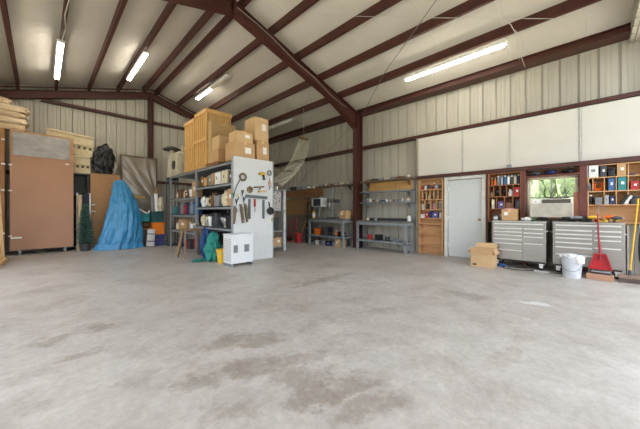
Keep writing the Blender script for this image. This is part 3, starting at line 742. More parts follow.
# hoses and cords in the corner beyond the chest
t = thing('air_hose', 'black air hose hanging in loops beyond the yellow broom handle', 'hose', (7.55, -.70, 0))
m = MB()
for k in range(4): m.tube([(.0 - k * .02, .03 * math.cos(a) - .0, .55 + k * .02 + (.30 - .02 * k) * math.sin(a)) for a in [i * math.pi / 14 for i in range(28)]], .012, 6, True)
m.tube([(0, .0, .86), (.0, .0, .92)], .02, 6)
m.build('hose_loops', RUBBER, t, True)
MB().box(-.03, .06, -.03, .03, .9, .96).build('hose_hook', GALV, t)
t = thing('grey_board', 'worn pale board leaning beyond the end of the second chest', 'board', (7.3, -.515, 0))
MB().box(-.12, .12, -.012, .012, 0, .95, rot=Matrix.Rotation(R(3), 3, 'Y'), piv=(0, 0, 0)).build('board', mat('weathered_board', (166, 158, 148), .8, 0, .2), t)
def power_strip():
    t = thing('power_strip', 'grey power strip and looped cord on the floor by the chest', 'power strip', (6.90, .64, 0))
    MB().box(-.03, .03, -.12, .12, 0, .035, bev=.006).build('strip_housing', mat('strip_grey', (176, 176, 172), .5), t)
    m = MB()
    for k in range(4): m.box(-.014, .014, -.09 + k * .05, -.06 + k * .05, .034, .037)
    m.build('sockets', col('charcoal'), t)
    pts = [(0, -.12, .015), (.02, -.22, .012), (.14, -.34, .012), (.24, -.5, .012)]
    MB().tube(pts, .007, 6).build('cord', RUBBER, t, True)
    pts = [(0, .12, .015), (-.05, .25, .012), (-.12, .42, .012), (-.10, .60, .012), (.02, .66, .012), (.14, .52, .012), (.20, .36, .012), (.28, .28, .012)]
    MB().tube(pts, .007, 6).build('cord', RUBBER, t, True)
power_strip()
o = MB().blob((0, 0, .03), (.05, .08, .03), 4, .25, 3, 3, flat=-.029).build('blue_rag', col('blue'), None, True); o.location = (7.05, 1.33, 0); tag(o, 'small blue rag on the floor beside the open cardboard box', 'rag')

# ------------------------------------------------------------------ workbenches and wall shelves along the ribbed wall
def bench(label, x0, x1, y0, y1, zt, zl, m, back=0):
    ox, oy = (x0 + x1) / 2, (y0 + y1) / 2
    t = thing('workbench', label, 'workbench', (ox, oy, 0)); w, d = (y1 - y0) / 2, (x1 - x0) / 2
    lab_part(MB().box(-d, d, -w, w, zt - .05, zt, bev=.004).build('bench_top', mat('worn_bench_top', (108, 104, 98), .6, .1, .2), t), 'worn grey bench top')
    for sx in (-1, 1):
        for sy in (-1, 1):
            MB().box(sx * (d - .06), sx * d, sy * (w - .07), sy * w, 0, zt - .05).build('leg', m, t)
    MB().box(-d, -d + .03, -w + .07, w - .07, zt - .13, zt - .05).box(d - .03, d, -w + .07, w - .07, zt - .13, zt - .05).box(-d + .06, d - .06, -w, -w + .03, zt - .13, zt - .05).box(-d + .06, d - .06, w - .03, w, zt - .13, zt - .05).build('apron_rail', m, t)
    MB().box(-d, d, -w + .005, w - .005, zl - .05, zl).build('lower_shelf', m, t)
    if back: lab_part(MB().box(d - .03, d, -w + .1, w - .25, zt, zt + .085).build('back_board', col('charcoal'), t), 'dark low back board')
    return t
bench('long grey steel workbench against the ribbed wall beside the pine bookcase', 7.16, 7.60, 3.62, 5.36, .91, .31, GREYP, 1)
bench('grey steel workbench beyond the red column, with a monitor on it', 6.93, 7.50, 5.72, 7.38, .95, .35, GREYP)
def wall_shelf(label, y0, y1, z, x0=7.34, x1=7.62, m=GALV):
    t = thing('wall_shelf', label, 'shelf', ((x0 + x1) / 2, (y0 + y1) / 2, z)); w, d = (y1 - y0) / 2, (x1 - x0) / 2
    MB().box(-d, d, -w, w, -.045, 0, bev=.003).build('shelf_board', m, t)
    for s in (-.8, .8): MB().prism([(d, -.045), (d, -.2), (d - .02, -.2), (-d + .06, -.045)], 'y', s * w - .01, s * w + .01).build('bracket', m, t)
wall_shelf('top dark wooden shelf over the long workbench', 3.56, 5.36, 2.18, m=mat('dusty_wood', (104, 88, 70), .8))
wall_shelf('middle grey metal shelf over the long workbench', 3.56, 5.36, 1.84)
wall_shelf('lowest grey metal shelf over the long workbench', 3.56, 5.36, 1.50)
for y, z in ((3.62, 'beside the pine bookcase'), (5.28, 'beside the red column')):
    o = MB().box(7.622, 7.64, y - .025, y + .025, .95, 2.25).build('shelf_upright', GALV); tag(o, 'slotted grey shelf upright ' + z, 'upright')
o = MB().box(7.642, 7.65, 4.22, 5.2, 1.86, 2.14).build('plywood_sheet', mat('golden_ply', (204, 158, 92), .6, 0, .1)); tag(o, 'golden plywood sheet behind the upper workbench shelves, near the red column', 'plywood')
o = MB().box(7.642, 7.65, 3.66, 4.2, 1.86, 2.14).build('plywood_sheet', mat('golden_ply', (204, 158, 92), .6, 0, .1)); tag(o, 'shorter plywood sheet behind the upper shelves, near the bookcase', 'plywood')
row('top shelf over the long workbench', 7.46, 5.2, 3.62, 2.182, [('box', 'brown', .16, .05), ('case', 'charcoal', .24, .05), ('box', 'grey', .14, .06), ('box', 'cream', .10, .05), ('rag', 'grey', .18, .06), ('case', 'brown', .26, .05), ('lamp', 'white', .1, .11)], 'nearest the red column')
row('lowest shelf over the long workbench', 7.46, 5.25, 3.62, 1.502, [('jar', 'grey', .07, .09), ('can', 'white', .055, .12), ('jar', 'brown', .07, .08), ('tub', 'cream', .08, .07), ('box', 'charcoal', .12, .06), ('jar', 'white', .06, .09), ('can', 'silver', .055, .11), ('jar', 'amber', .06, .08), ('tub', 'grey', .09, .07), ('bottle', 'white', .05, .12), ('lamp', 'cream', .11, .11)], 'nearest the red column')
row('long workbench top', 7.36, 5.3, 4.5, .912, [('jar', 'cream', .08, .1), ('tub', 'silver', .1, .08)], 'near the red column')
small('bottle', 'white', (7.48, 3.70, .912), .12, .2, 'white jug at the bookcase end of the long workbench')
row('lower shelf of the long workbench', 7.36, 5.2, 3.8, .312, [('tub', 'red', .18, .16), ('bin', 'black', .16, .17), ('jar', 'charcoal', .14, .16), ('bin', 'grey', .16, .1)], 'nearest the red column')
wall_shelf('dark wooden shelf high over the farther workbench', 5.75, 7.45, 2.14, m=mat('dusty_wood', (104, 88, 70), .8))
row('high shelf over the farther workbench', 7.46, 7.35, 5.85, 2.142, [('box', 'grey', .16, .07), ('lamp', 'white', .13, .13), ('box', 'brown', .2, .06), ('jar', 'silver', .09, .12), ('lamp', 'grey', .13, .14), ('bin', 'cream', .15, .09), ('lamp', 'cream', .12, .16)], 'farthest from the red column')
# monitor, pillar drill and cans on the farther bench
t = thing('monitor', 'dark old monitor raised on a stand over the farther workbench', 'monitor', (7.25, 7.08, .952))
MB().box(-.16, .16, -.2, .30, .42, .74, bev=.01).build('monitor_case', mat('old_plastic', (214, 216, 214), .5), t)
MB().box(-.172, -.158, -.17, .20, .45, .71).build('screen', mat('dark_screen', (62, 68, 72), .25), t)
MB().tube([(0, .05, .03), (0, .05, .42)], .03, 8).box(-.13, .13, -.1, .2, 0, .03).build('stand', GALV, t)
small('tin', 'yellow', (7.1, 7.28, .952), .12, .26, 'yellow tin standing under the old monitor')
def drill_press():
    t = thing('drill_press', 'grey bench drill press between the monitor and the cardboard box', 'drill press', (7.22, 6.50, .952))
    MB().box(-.16, .12, -.1, .1, 0, .04, bev=.006).build('base', col('charcoal'), t)
    MB().tube([(.06, 0, .04), (.06, 0, 1.1)], .024, 10).build('pillar', GALV, t, True)
    MB().box(-.12, .1, -.1, .1, .28, .305, bev=.004).build('table', GALV, t)
    MB().box(-.16, .12, -.08, .08, .55, .72, bev=.03).build('drill_head', mat('machine_grey', (120, 118, 110), .5, .3), t, True)
    MB().tube([(-.1, 0, .55), (-.1, 0, .42)], [.03, .012], 10).build('chuck', HANDLE, t, True)
    MB().tube([(-.08, -.08, .62), (-.08, -.12, .62)], .02, 8).tube([(-.2, -.12, .55), (-.08, -.12, .62), (.0, -.12, .72)], .007, 6).build('feed_handle', col('black'), t)
    MB().box(.02, .2, -.24, -.09, .56, .68, bev=.02).build('motor', col('charcoal'), t, True)
drill_press()
carton('cardboard box on the farther workbench beside the red column', (7.28, 5.9, .952), .3, .26, .28)
small('lamp', 'cream', (7.22, 6.15, .952), .14, .2, 'cream clamp lamp on the farther workbench beside the cardboard box')
row('lower shelf of the farther workbench', 7.15, 7.25, 5.8, .352, [('bin', 'orange', .26, .24), ('case', 'charcoal', .24, .3), ('tool', 'black', .24, .3), ('jar', 'orange', .1, .2), ('case', 'black', .2, .16)], 'farthest from the red column')
for k, (c, kd, y, w, h, lb) in enumerate([('white', 'tub', 7.1, .16, .14, 'white plastic tub on the floor under the farther workbench'), ('grey', 'case', 6.8, .24, .16, 'grey tool case on the floor under the farther workbench'), ('navy', 'box', 6.5, .2, .14, 'navy carton on the floor under the farther workbench'), ('silver', 'jar', 6.28, .14, .15, 'silver-lidded jar on the floor under the farther workbench')]):
    small(kd, c, (7.12, y, 0), w, h, lb)
carton('small cardboard box on the floor below the farther workbench near the red column', (7.1, 5.98, 0), .24, .26, .26)
# planks, dolly and ladder toward the far corner
t = thing('plank_rack', 'long brown plank on wall brackets before the far ribbed wall', 'plank', (7.35, 8.4, 1.78))
MB().box(-.04, .04, -1.35, 1.05, 0, .30, bev=.004).build('plank', mat('orange_plank', (128, 88, 56), .6, 0, .2, 3, stretch=(1, .3, 3)), t)
for s in (-1.2, 0, .9): MB().box(.04, .26, s - .02, s + .02, .02, .08).build('bracket', GALV, t)
row('long brown plank', 7.35, 9.3, 7.3, 2.082, [('jar', 'grey', .1, .12), ('bin', 'charcoal', .16, .14), ('tin', 'silver', .12, .16), ('bin', 'grey', .16, .12), ('tin', 'charcoal', .12, .14), ('jar', 'cream', .08, .12)], 'nearest the far corner')
o = MB().box(7.5, 7.54, 7.75, 9.4, 1.06, 1.72, bev=.003).build('wood_sheet', mat('tan_panel', (150, 118, 76), .7, 0, .12)); tag(o, 'tan wood sheet standing below the long brown plank', 'board')
for k in range(2):
    pass
o = MB().box(7.48, 7.56, 7.8, 9.35, 0, 1.058).build('low_cabinet', mat('dim_grey_panel', (112, 108, 98), .8)); tag(o, 'grey panel standing on the floor beneath the tan wood sheet', 'panel')
def ladder():
    t = thing('step_ladder', 'dark folded ladder standing at the end of the farther workbench', 'ladder', (7.15, 7.62, 0))
    for s in (-.12, .12): MB().box(-.03, .03, s - .03, s + .03, 0, 1.58, rot=Matrix.Rotation(R(4), 3, 'Y'), piv=(0, 0, 0)).build('rail', mat('dark_ladder', (58, 54, 52), .6), t)
    for k in range(5): MB().box(-.02 + .02 * k, .03 + .02 * k, -.1, .1, .25 + k * .28, .28 + k * .28).build('rung', GALV, t)
ladder()
def dolly():
    t = thing('hand_truck', 'red hand truck standing before the far corner', 'hand truck', (7.05, 8.45, 0))
    rd = col('red')
    m = MB()
    for s in (-.2, .2): m.tube([(0, s, .1), (.05, s, .85)], .018, 8)
    for z in (.15, .35, .55, .75): m.tube([(.02 + z * .03, -.2, z), (.02 + z * .03, .2, z)], .014, 8)
    m.tube([(.05, -.2, .85), (.1, -.1, .92), (.1, .1, .92), (.05, .2, .85)], .018, 8).build('frame', rd, t, True)
    MB().box(-.22, 0, -.2, .2, 0, .012).build('toe_plate', rd, t)
    for s in (-.26, .26): MB().tube([(.06, s - .025, .11), (.06, s + .025, .11)], .11, 16).build('wheel', RUBBER, t, True)
dolly()
for y, c, lb in ((7.98, 'red', 'red fuel canister on the floor beside the hand truck'), ):
    t = thing('fuel_can', lb, 'canister', (6.95, y, 0)); MB().box(-.1, .1, -.12, .12, 0, .38, bev=.03).build('can_body', col(c), t, True); MB().tube([(0, .06, .38), (0, .1, .48)], .02, 8).build('spout', col('black'), t, True)
o = MB().bar((7.3, 8.3, 0.01), (7.46, 7.86, 1.35), .04, .03).build('timber_stick', PINE); tag(o, 'thin pale timber leaning diagonally against the tan wood sheet', 'timber')

# ------------------------------------------------------------------ big shelving row with pegboard end
SX0, SX1, SY0, SYM, SY1 = 3.12, 4.16, 5.92, 8.05, 10.35
def shelving():
    t = thing('shelving_unit', 'long grey steel shelving row behind the white pegboard', 'shelves', (SX0, SY0, 0))
    def L(*a): return MB().box(a[0] - SX0, a[1] - SX0, a[2] - SY0, a[3] - SY0, a[4], a[5])
    for y in (SY0, SYM, SY1 - .06):
        for x in (SX0, SX1 - .06):
            L(x, x + .06, y, y + .06, 0, 2.34).build('post', GREYP, t)
    for z, ya, yb in ((2.40, SY0, SY1), (1.89, SY0 + .06, SYM), (1.33, SY0 + .06, SYM), (.80, SY0 + .06, SYM), (1.63, SYM + .06, SY1 - .06), (1.11, SYM + .06, SY1 - .06), (.60, SYM + .06, SY1 - .06)):
        m = L(SX0, SX1, ya, yb, z - .022, z); m.box(0, .025, ya - SY0, yb - SY0, z - .07, z); m.box(SX1 - SX0 - .025, SX1 - SX0, ya - SY0, yb - SY0, z - .07, z)
        m.build('shelf', GREYP, t)
    # back bracing sheet
    L(SX1 - .004, SX1, SY0 + .06, SY1 - .06, .1, 2.33).build('back_sheet', mat('dark_back_sheet', (58, 52, 46), .8), t)
shelving()
# rows of things on it (front rows; seen from the open side)
def frow(where, ya, yb, z, items, end, x=3.3): row(where, x, ya, yb, z, items, end)
frow('first shelf under the cartons', 6.05, 8.0, 1.892, [('box', 'charcoal', .16, .3), ('book', 'cream', .1, .34), ('box', 'cream', .18, .34), ('book', 'white', .1, .33), ('box', 'white', .18, .33), ('book', 'tan', .12, .33), ('box', 'grey', .16, .3), ('bin', 'tan', .22, .26), ('box', 'brown', .2, .3)], 'nearest the pegboard')
frow('second shelf under the cartons', 6.05, 8.0, 1.332, [('box', 'tan', .24, .42), ('rag', 'cream', .32, .38), ('bin', 'grey', .3, .3), ('rag', 'brown', .3, .36), ('coil', 'cream', .24, .3), ('rag', 'white', .26, .3)], 'nearest the pegboard')
frow('third shelf under the cartons', 6.05, 8.0, .802, [('bin', 'black', .3, .34), ('tin', 'cream', .16, .22), ('lamp', 'silver', .26, .34), ('case', 'charcoal', .3, .36), ('tub', 'white', .22, .26), ('jar', 'grey', .14, .2), ('rag', 'cream', .26, .3)], 'nearest the pegboard')
frow('first shelf under the pine crates', 8.2, 10.2, 1.632, [('box', 'tan', .34, .46), ('tub', 'white', .22, .24), ('box', 'brown', .3, .2), ('bottle', 'white', .14, .3), ('bin', 'brown', .3, .3), ('tin', 'grey', .18, .22), ('jar', 'tan', .14, .2)], 'nearest the middle post')
frow('second shelf under the pine crates', 8.2, 10.2, 1.112, [('case', 'blue', .26, .4), ('case', 'silver', .2, .38), ('case', 'navy', .2, .36), ('case', 'red', .2, .3), ('case', 'grey', .26, .4), ('case', 'charcoal', .22, .4), ('bin', 'teal', .24, .26)], 'nearest the middle post')
frow('lowest shelf under the pine crates', 8.2, 10.2, .602, [('jar', 'white', .14, .26), ('tin', 'cream', .14, .24), ('tub', 'white', .16, .22), ('bottle', 'grey', .1, .26), ('box', 'tan', .7, .34), ('bottle', 'white', .12, .34), ('jar', 'cream', .12, .22)], 'nearest the middle post')
frow('floor under the far shelving bay', 8.3, 10.15, 0, [('case', 'black', .3, .34), ('coil', 'red', .36, .42), ('bin', 'charcoal', .26, .3), ('tub', 'red', .22, .26), ('coil', 'blue', .36, .42), ('rag', 'navy', .26, .3)], 'nearest the middle post', 3.42)
frow('floor behind the sawhorse', 6.3, 7.2, 0, [('case', 'navy', .3, .4), ('bin', 'black', .32, .34)], 'nearest the pegboard', 3.6)
# sawhorse legs, teal bag, yellow bucket on the floor by the shelving
def sawhorse(label, loc, rz):
    # long axis runs across the aisle
    t = thing('sawhorse', label, 'sawhorse', loc, rz)
    MB().box(-.28, .28, -.045, .045, .68, .75, bev=.004).build('beam', mat('old_timber', (130, 104, 78), .8, 0, .2), t)
    for sx in (-1, 1):
        for sy in (-1, 1): MB().bar((sx * .2, sy * .05, .70), (sx * .28, sy * .24, .0 + .012), .04, .075).build('leg', mat('old_timber', (130, 104, 78), .8, 0, .2), t)
sawhorse('weathered timber sawhorse standing before the middle shelf post', (2.80, 7.5, 0), R(4))
def bagpile():
    t = thing('teal_bag', 'teal fabric bag slumped on the floor beside the white heater', 'bag', (2.90, 6.50, 0))
    m = MB(); m.blob((.02, 0, .26), (.17, .2, .30), 2, .22, 4, 3, flat=-.255); m.blob((.05, .0, .55), (.12, .14, .15), 5, .25, 3, 3)
    m.build('bag_cloth', mat('teal_cloth', (34, 128, 116), .75, 0, .15), t, True)
    MB().blob((-.18, .16, .03), (.24, .12, .028), 8, .25, 3, 3, flat=-.027).build('loose_flap', mat('teal_cloth', (34, 128, 116), .75, 0, .15), t, True)
bagpile()
o = MB().blob((0, 0, .2), (.15, .18, .2), 12, .2, 3, 3, flat=-.198).build('blue_bag', mat('blue_cloth', (36, 66, 116), .8), None, True); o.location = (3.0, 6.12, .0); 
o.location = (2.93, 6.9, .0); o.scale = (1, .7, 1.9); tag(o, 'dark blue cloth bag stuffed behind the teal bag', 'bag')
t = thing('yellow_bucket', 'yellow plastic bucket wedged between the teal bag and the white heater', 'bucket', (2.97, 6.11, 0))
MB().lathe((0, 0, 0), [(.1, 0), (.135, .3), (.145, .3), (.145, .32), (.125, .32), (.09, .01), (0, .01)], 20).build('pail', col('yellow'), t, True)
MB().tube([(-.14 * math.sin(a), .14 * math.cos(a), .31 - .12 * math.sin(a)) for a in [i * math.pi / 8 for i in range(9)]], .004, 6).build('bail_handle', col('silver'), t)

# pegboard and its tools
PY = 5.875
def pegboard():
    t = thing('pegboard', 'tall white pegboard sheet closing the end of the shelving row', 'pegboard', (3.68, PY + .012, 0))
    MB().box(-.57, .57, -.012, .012, 0, 2.5, bev=.002).build('board', mat('peg_white', (206, 208, 208), .5, 0, .03), t)
    h = MB()
    for i in range(21):
        for j in range(26):
            x, z = -.53 + i * .053, 1.22 + j * .048
            h.box(x - .003, x + .003, -.0135, -.0125, z - .003, z + .003)
    o = h.build('peg_holes', mat('hole_dark', (140, 138, 132), .8), t)
    MB().box(-.575, -.555, -.02, .03, 0, 2.5).box(.555, .575, -.02, .03, 0, 2.5).build('edge_strip', mat('edge_grey', (150, 152, 152), .5), t)
pegboard()
def pt(px, py, y=PY - .03): return onY(px, py, y)
def hang(name, label, cat, mb, m, extra=None, smooth=True):
    t = thing(name, label, cat, (3.7, PY - .03, 1.2))
    o = mb.build(name + '_body', m, t, smooth); 
    for v in o.data.vertices: v.co -= Vector((3.7, PY - .03, 1.2))
    if extra:
        for nm, b, mm in extra:
            q = b.build(nm, mm, t, smooth)
            for v in q.data.vertices: v.co -= Vector((3.7, PY - .03, 1.2))
    return t
def ring(px, py, r, n=16, dy=0):
    c = pt(px, py, PY - .03 + dy); return [(c.x + r * math.cos(2 * math.pi * i / n), c.y, c.z + r * math.sin(2 * math.pi * i / n)) for i in range(n)]
OLIVE = mat('tool_olive', (112, 98, 76), .6); DARKM = mat('tool_dark', (62, 58, 54), .5, .4); YEL = col('yellow'); BLK = col('black')
hang('hose_coil', 'dark coiled hose hanging high on the pegboard with a trailing tail', 'hose', MB().tube(ring(243, 177, .09), .014, 8, True).tube(ring(243, 177, .065, dy=-.02), .014, 8, True), OLIVE,
     [('tail', MB().tube([pt(240, 180), pt(237, 185), pt(235, 191), pt(234, 196)], .01, 6), DARKM)])
hang('cordless_drill', 'yellow and black drill hanging high on the pegboard', 'drill', MB().tube([pt(259.5, 174), pt(262, 173.5), pt(265, 174)], [.03, .045, .035], 10), YEL,
     [('grip', MB().tube([pt(263.3, 175), pt(264, 178), pt(264, 180)], [.03, .026, .034], 8), BLK), ('chuck', MB().tube([pt(259.5, 174), pt(258, 174)], [.02, .01], 8), DARKM)])
hang('wire_wheel', 'round grey brush wheel at the upper outer edge of the pegboard', 'brush', MB().tube(ring(269.5, 173, .055), .026, 8, True).tube([pt(269.5, 178), pt(269.5, 190)], .012, 6), mat('brush_grey', (132, 136, 140), .7))
hang('rope_coil', 'brown rope coil hanging in the middle of the pegboard', 'rope', MB().tube(ring(250, 189.5, .065), .02, 8, True), mat('rope_brown', (142, 116, 86), .9), [('rope_wrap', MB().tube([pt(249, 187), pt(251, 192)], .03, 8), OLIVE)])
hang('spirit_level', 'short dark level hanging above the clamp frame', 'level', MB().bar(pt(254, 187.3), pt(264, 186.8), .03, .03), DARKM, [('vial', MB().bar(pt(258.5, 186.8, PY - .047), pt(260.5, 186.8, PY - .047), .01, .012), YEL)], False)
hang('hand_plane', 'tan wooden plane hanging beside the rope coil', 'hand plane', MB().bar(pt(258.5, 191.5), pt(266, 191), .06, .05), mat('tan_wood', (204, 178, 132), .6), [('plane_knob', MB().tube([pt(260, 190, PY - .05), pt(260, 187.6, PY - .05)], .016, 8), OLIVE)], False)
hang('pipe_clamp_frame', 'large grey U-shaped frame hanging low on the pegboard', 'frame', MB().bar(pt(246, 196), pt(267, 197.8), .04, .07), mat('slate_metal', (92, 100, 104), .5, .3),
     [('upright_bar', MB().bar(pt(249.6, 199), pt(249.6, 219), .03, .045), mat('slate_metal', (92, 100, 104), .5, .3)), ('upright_bar', MB().bar(pt(263.6, 200), pt(263.6, 218.6), .03, .045), mat('slate_metal', (92, 100, 104), .5, .3))], False)
hang('screwdriver', 'red-handled tool hanging inside the U-shaped frame', 'screwdriver', MB().tube([pt(255, 199), pt(255, 206.5)], [.022, .028], 8), col('red'), [('blade', MB().tube([pt(255, 206.5), pt(255, 212)], .007, 6), DARKM)])
hang('frying_pan', 'black pan-shaped tool hanging at the outer edge of the pegboard', 'pan', MB().lathe(pt(270, 211), [(0, -.02), (.085, -.02), (.1, .03), (.094, .03), (.08, -.012), (0, -.012)], 20, Matrix.Rotation(R(90), 3, 'X')), BLK, [('handle', MB().tube([pt(270, 208), pt(269, 202)], .014, 8), BLK)])
for i, (a, b, lb) in enumerate([((235, 206), (234, 224), 'nearest the shelving'), ((240.5, 204), (243, 223), 'second from the shelving'), ((245, 203.5), (247.3, 222), 'beside the U-shaped frame')]):
    hang('wood_clamp', 'long wooden jaw clamp hanging on the pegboard, ' + lb, 'clamp', MB().bar(pt(*a), pt(*b), .045, .04), mat('clamp_wood', (118, 102, 84), .7), [('screw', MB().tube([pt(a[0] - 1.4, a[1] + 6), pt(a[0] + 3, a[1] + 5)], .008, 6), DARKM), ('jaw', MB().bar(pt(a[0] + 1.4, a[1] + 2, PY - .06), pt(b[0] + .8, b[1] - 3, PY - .06), .028, .03), OLIVE)], False)
for i, (x, y, c, lb) in enumerate([(233.5, 195, 'green', 'green garden shears hanging on the pegboard near the shelving'), (238.5, 196, 'cream', 'cream-handled shears hanging on the pegboard beside the green ones'), (242.5, 192.5, 'green', 'small green-handled pliers hanging below the coiled hose'), (244, 199.5, 'charcoal', 'charcoal pliers hanging below the green-handled pliers'), (236.5, 201.5, 'charcoal', 'charcoal shears hanging just above the wooden clamps')]):
    hang('shears', lb, 'shears', MB().tube([pt(x - .8, y - 2.5), pt(x - .4, y), pt(x, y + 1)], .014, 6).tube([pt(x + 1.2, y - 2.5), pt(x + .5, y), pt(x, y + 1)], .014, 6), col(c), [('blades', MB().tube([pt(x, y + 1), pt(x - .3, y + 4)], [.016, .005], 6), DARKM)])
hang('tag', 'small yellow paper tag hanging low at the pegboard edge', 'tag', MB().bar(pt(272, 217.5), pt(272, 221.5), .05, .006), mat('tag_yellow', (214, 200, 120), .8), None, False)
hang('pink_gloves', 'pinkish work gloves hanging at the outer edge of the pegboard', 'gloves', MB().blob(pt(270, 184), (.05, .03, .09), 3, .25, 3, 3), mat('glove_pink', (196, 168, 158), .9))

def heater():
    t = thing('heater_cabinet', 'white metal heater cabinet standing before the pegboard', 'heater', (3.13, 5.655, 0))
    w, d = .265, .19
    wm = mat('heater_white', (218, 220, 222), .4, var=.02)
    MB().box(-w, w, -d, d, .06, .675, bev=.008).build('casing', wm, t)
    MB().box(-w - .008, w + .008, -d - .008, d + .008, .675, .70, bev=.006).build('lid', wm, t)
    for sx in (-1, 1): MB().box(sx * w - .04 * (sx > 0), sx * w + .04 * (sx < 0), -d, d, 0, .06).build('foot', GALV, t)
    for x in (-.17, .10):
        MB().box(x - .05 * (1 if x < 0 else 1.3), x + .05 * (1 if x < 0 else 1.3), -d - .008, -d + .002, .30, .47).build('grille', mat('grille_grey', (150, 152, 154), .5), t)
        g = MB()
        for k in range(6): g.box(x - .042, x + .042, -d - .012, -d - .007, .315 + k * .025, .325 + k * .025)
        g.build('grille_slat', col('charcoal'), t)
    g = MB()
    for k in range(14): g.box(-w - .004, -w + .001, -d + .03, d - .03, .12 + k * .036, .132 + k * .036)
    g.build('side_louvre', mat('louvre_shadow', (164, 160, 152), .6), t)
heater()

# ------------------------------------------------------------------ crates and cartons on the top deck
TD = 2.402
def crate(label, x0, x1, y0, y1, z0, z1, n=4, fill=None):
    ox, oy = (x0 + x1) / 2, (y0 + y1) / 2
    t = thing('wooden_crate', label, 'crate', (ox, oy, z0)); w, d, h = (x1 - x0) / 2, (y1 - y0) / 2, z1 - z0
    def B(*a): return MB().box(*a, bev=.003)
    for sx in (-1, 1):
        for sy in (-1, 1): B(sx * w - (.05 if sx > 0 else 0), sx * w + (.05 if sx < 0 else 0), sy * d - (.09 if sy > 0 else 0), sy * d + (.09 if sy < 0 else 0), 0, h).build('corner_post', PINE, t)
    f = MB().box(-w + .03, w - .03, -d + .03, d - .03, .02, h - .02, bev=.004)
    lab_part(f.build('lining', fill or CARD2, t), 'pale lining board inside the slats')
    m = MB()
    for i in range(n):
        y = -d + .12 + (2 * d - .24) * (i + .5) / n - .04
        m.box(-w + .002, -w + .028, y, y + .075, .06, h - .06).box(w - .028, w - .002, y, y + .075, .06, h - .06)
    for i in range(n):
        x = -w + .08 + (2 * w - .16) * (i + .5) / n - .04
        m.box(x, x + .075, -d + .002, -d + .028, .06, h - .12).box(x, x + .075, d - .028, d - .002, .06, h - .06)
    m.build('slat', PINE, t)
    m = MB()
    for z in (0, h * .48, h - .09):
        m = MB()
        m.box(-w - .02, -w, -d - .02, d + .02, z, z + .09).box(w, w + .02, -d - .02, d + .02, z, z + .09).box(-w, w, -d - .02, -d, z, z + .09).box(-w, w, d, d + .02, z, z + .09)
        m.build('batten_band', PINE, t)
    MB().box(-w - .02, w + .02, -d - .02, d + .02, h, h + .02).build('top_board', PINE, t)
crate('tall slatted pine crate farthest along the top deck', 3.24, 4.02, 8.50, 9.28, TD, 4.0, 4)
crate('tall slatted pine crate directly behind the stacked cartons', 3.24, 3.98, 7.62, 8.42, TD, 4.08, 4)
def pallet():
    t = thing('pallet', 'low timber pallet under the cartons on the top deck', 'pallet', (3.6, 7.2, TD))
    for k in range(5): MB().box(-.42, .42, -.38 + k * .16, -.28 + k * .16, .08, .10).build('deck_board', mat('pallet_wood', (150, 108, 68), .8, 0, .2), t)
    for x in (-.4, 0, .34): MB().box(x, x + .07, -.38, .38, 0, .08).build('stringer', mat('pallet_wood', (150, 108, 68), .8, 0, .2), t)
pallet()
def ctn(label, x0, x1, y0, y1, z0, z1, m=None, axis='y', rz=0, sticker=True): carton(label, ((x0 + x1) / 2, (y0 + y1) / 2, z0), x1 - x0, y1 - y0, z1 - z0, rz, m, axis=axis, sticker=sticker)
ctn('wide carton on the pallet before the pine crates', 3.22, 3.72, 6.85, 7.3, TD + .102, TD + .44, CARD)
ctn('carton stacked on the wide carton on the pallet', 3.26, 3.80, 6.88, 7.32, TD + .442, TD + .80, CARD2)
ctn('tall grey-brown carton leaning before the nearer pine crate', 3.26, 4.0, 7.36, 7.56, TD + .102, TD + 1.30, mat('brown_card', (190, 158, 112), .85, 0, .06, 6), sticker=False)  # own even brown, close in tone to the other cartons
ctn('low carton at the pegboard edge of the top deck', 3.20, 3.74, 5.94, 6.42, TD, 2.88, CARD)
ctn('printed carton stacked on the low pegboard-edge carton', 3.26, 3.70, 5.96, 6.36, 2.882, 3.14, CARD2)
ctn('square carton under the tallest carton at the deck corner', 3.80, 4.16, 5.94, 6.38, TD, 3.0, CARD)
ctn('large topmost carton at the outer corner of the top deck', 3.74, 4.14, 5.93, 6.42, 3.002, 3.58, CARD2)
ctn('carton half hidden behind the large topmost carton', 3.8, 4.14, 6.46, 6.95, TD, 3.4, CARD, sticker=False)
def junk_top():
    t = thing('beige_fan_housing', 'beige machine with a dark side opening at the far end of the top deck', 'machine', (3.42, 10.06, TD))
    MB().box(-.26, .26, -.28, .28, 0, .80, bev=.05).build('casing', mat('aged_cream', (192, 184, 162), .6), t, True)
    MB().tube([(-.28, -.02, .38), (-.2, -.02, .38)], .15, 18).build('opening', col('charcoal'), t, True)
    MB().tube([(.0, -.1, .62), (0, -.1, 1.05)], .05, 10).tube([(0, .12, .62), (0, .12, .9)], .09, 10).build('stack_pipe', mat('aged_cream', (192, 184, 162), .6), t, True)
    t = thing('domed_cap', 'pale cylinder with a dark domed cap beside the beige machine', 'cap', (3.28, 10.60, 2.40))
    MB().lathe((0, 0, 0), [(.30, .98), (.29, 1.02), (.14, 1.1), (.03, 1.13), (0, 1.13)], 22).build('dome', mat('dark_dome', (58, 58, 58), .45, .3), t, True)
    MB().lathe((0, 0, 0), [(.14, 0), (.16, .05), (.14, .6), (.08, .98)], 16).build('neck', mat('aged_cream', (192, 184, 162), .6), t, True)
    t = thing('tall_stand', 'dark post stand supporting the domed cap at the end of the shelving', 'stand', (3.28, 10.60, 0))
    MB().box(-.16, .16, -.16, .16, 2.30, 2.40).box(-.16, .16, -.16, .16, 0, .04).build('plate', col('charcoal'), t)
    for sx in (-.14, .14):
        for sy in (-.14, .14): MB().tube([(sx, sy, .04), (sx, sy, 2.3)], .018, 8).build('post', col('charcoal'), t)
junk_top()

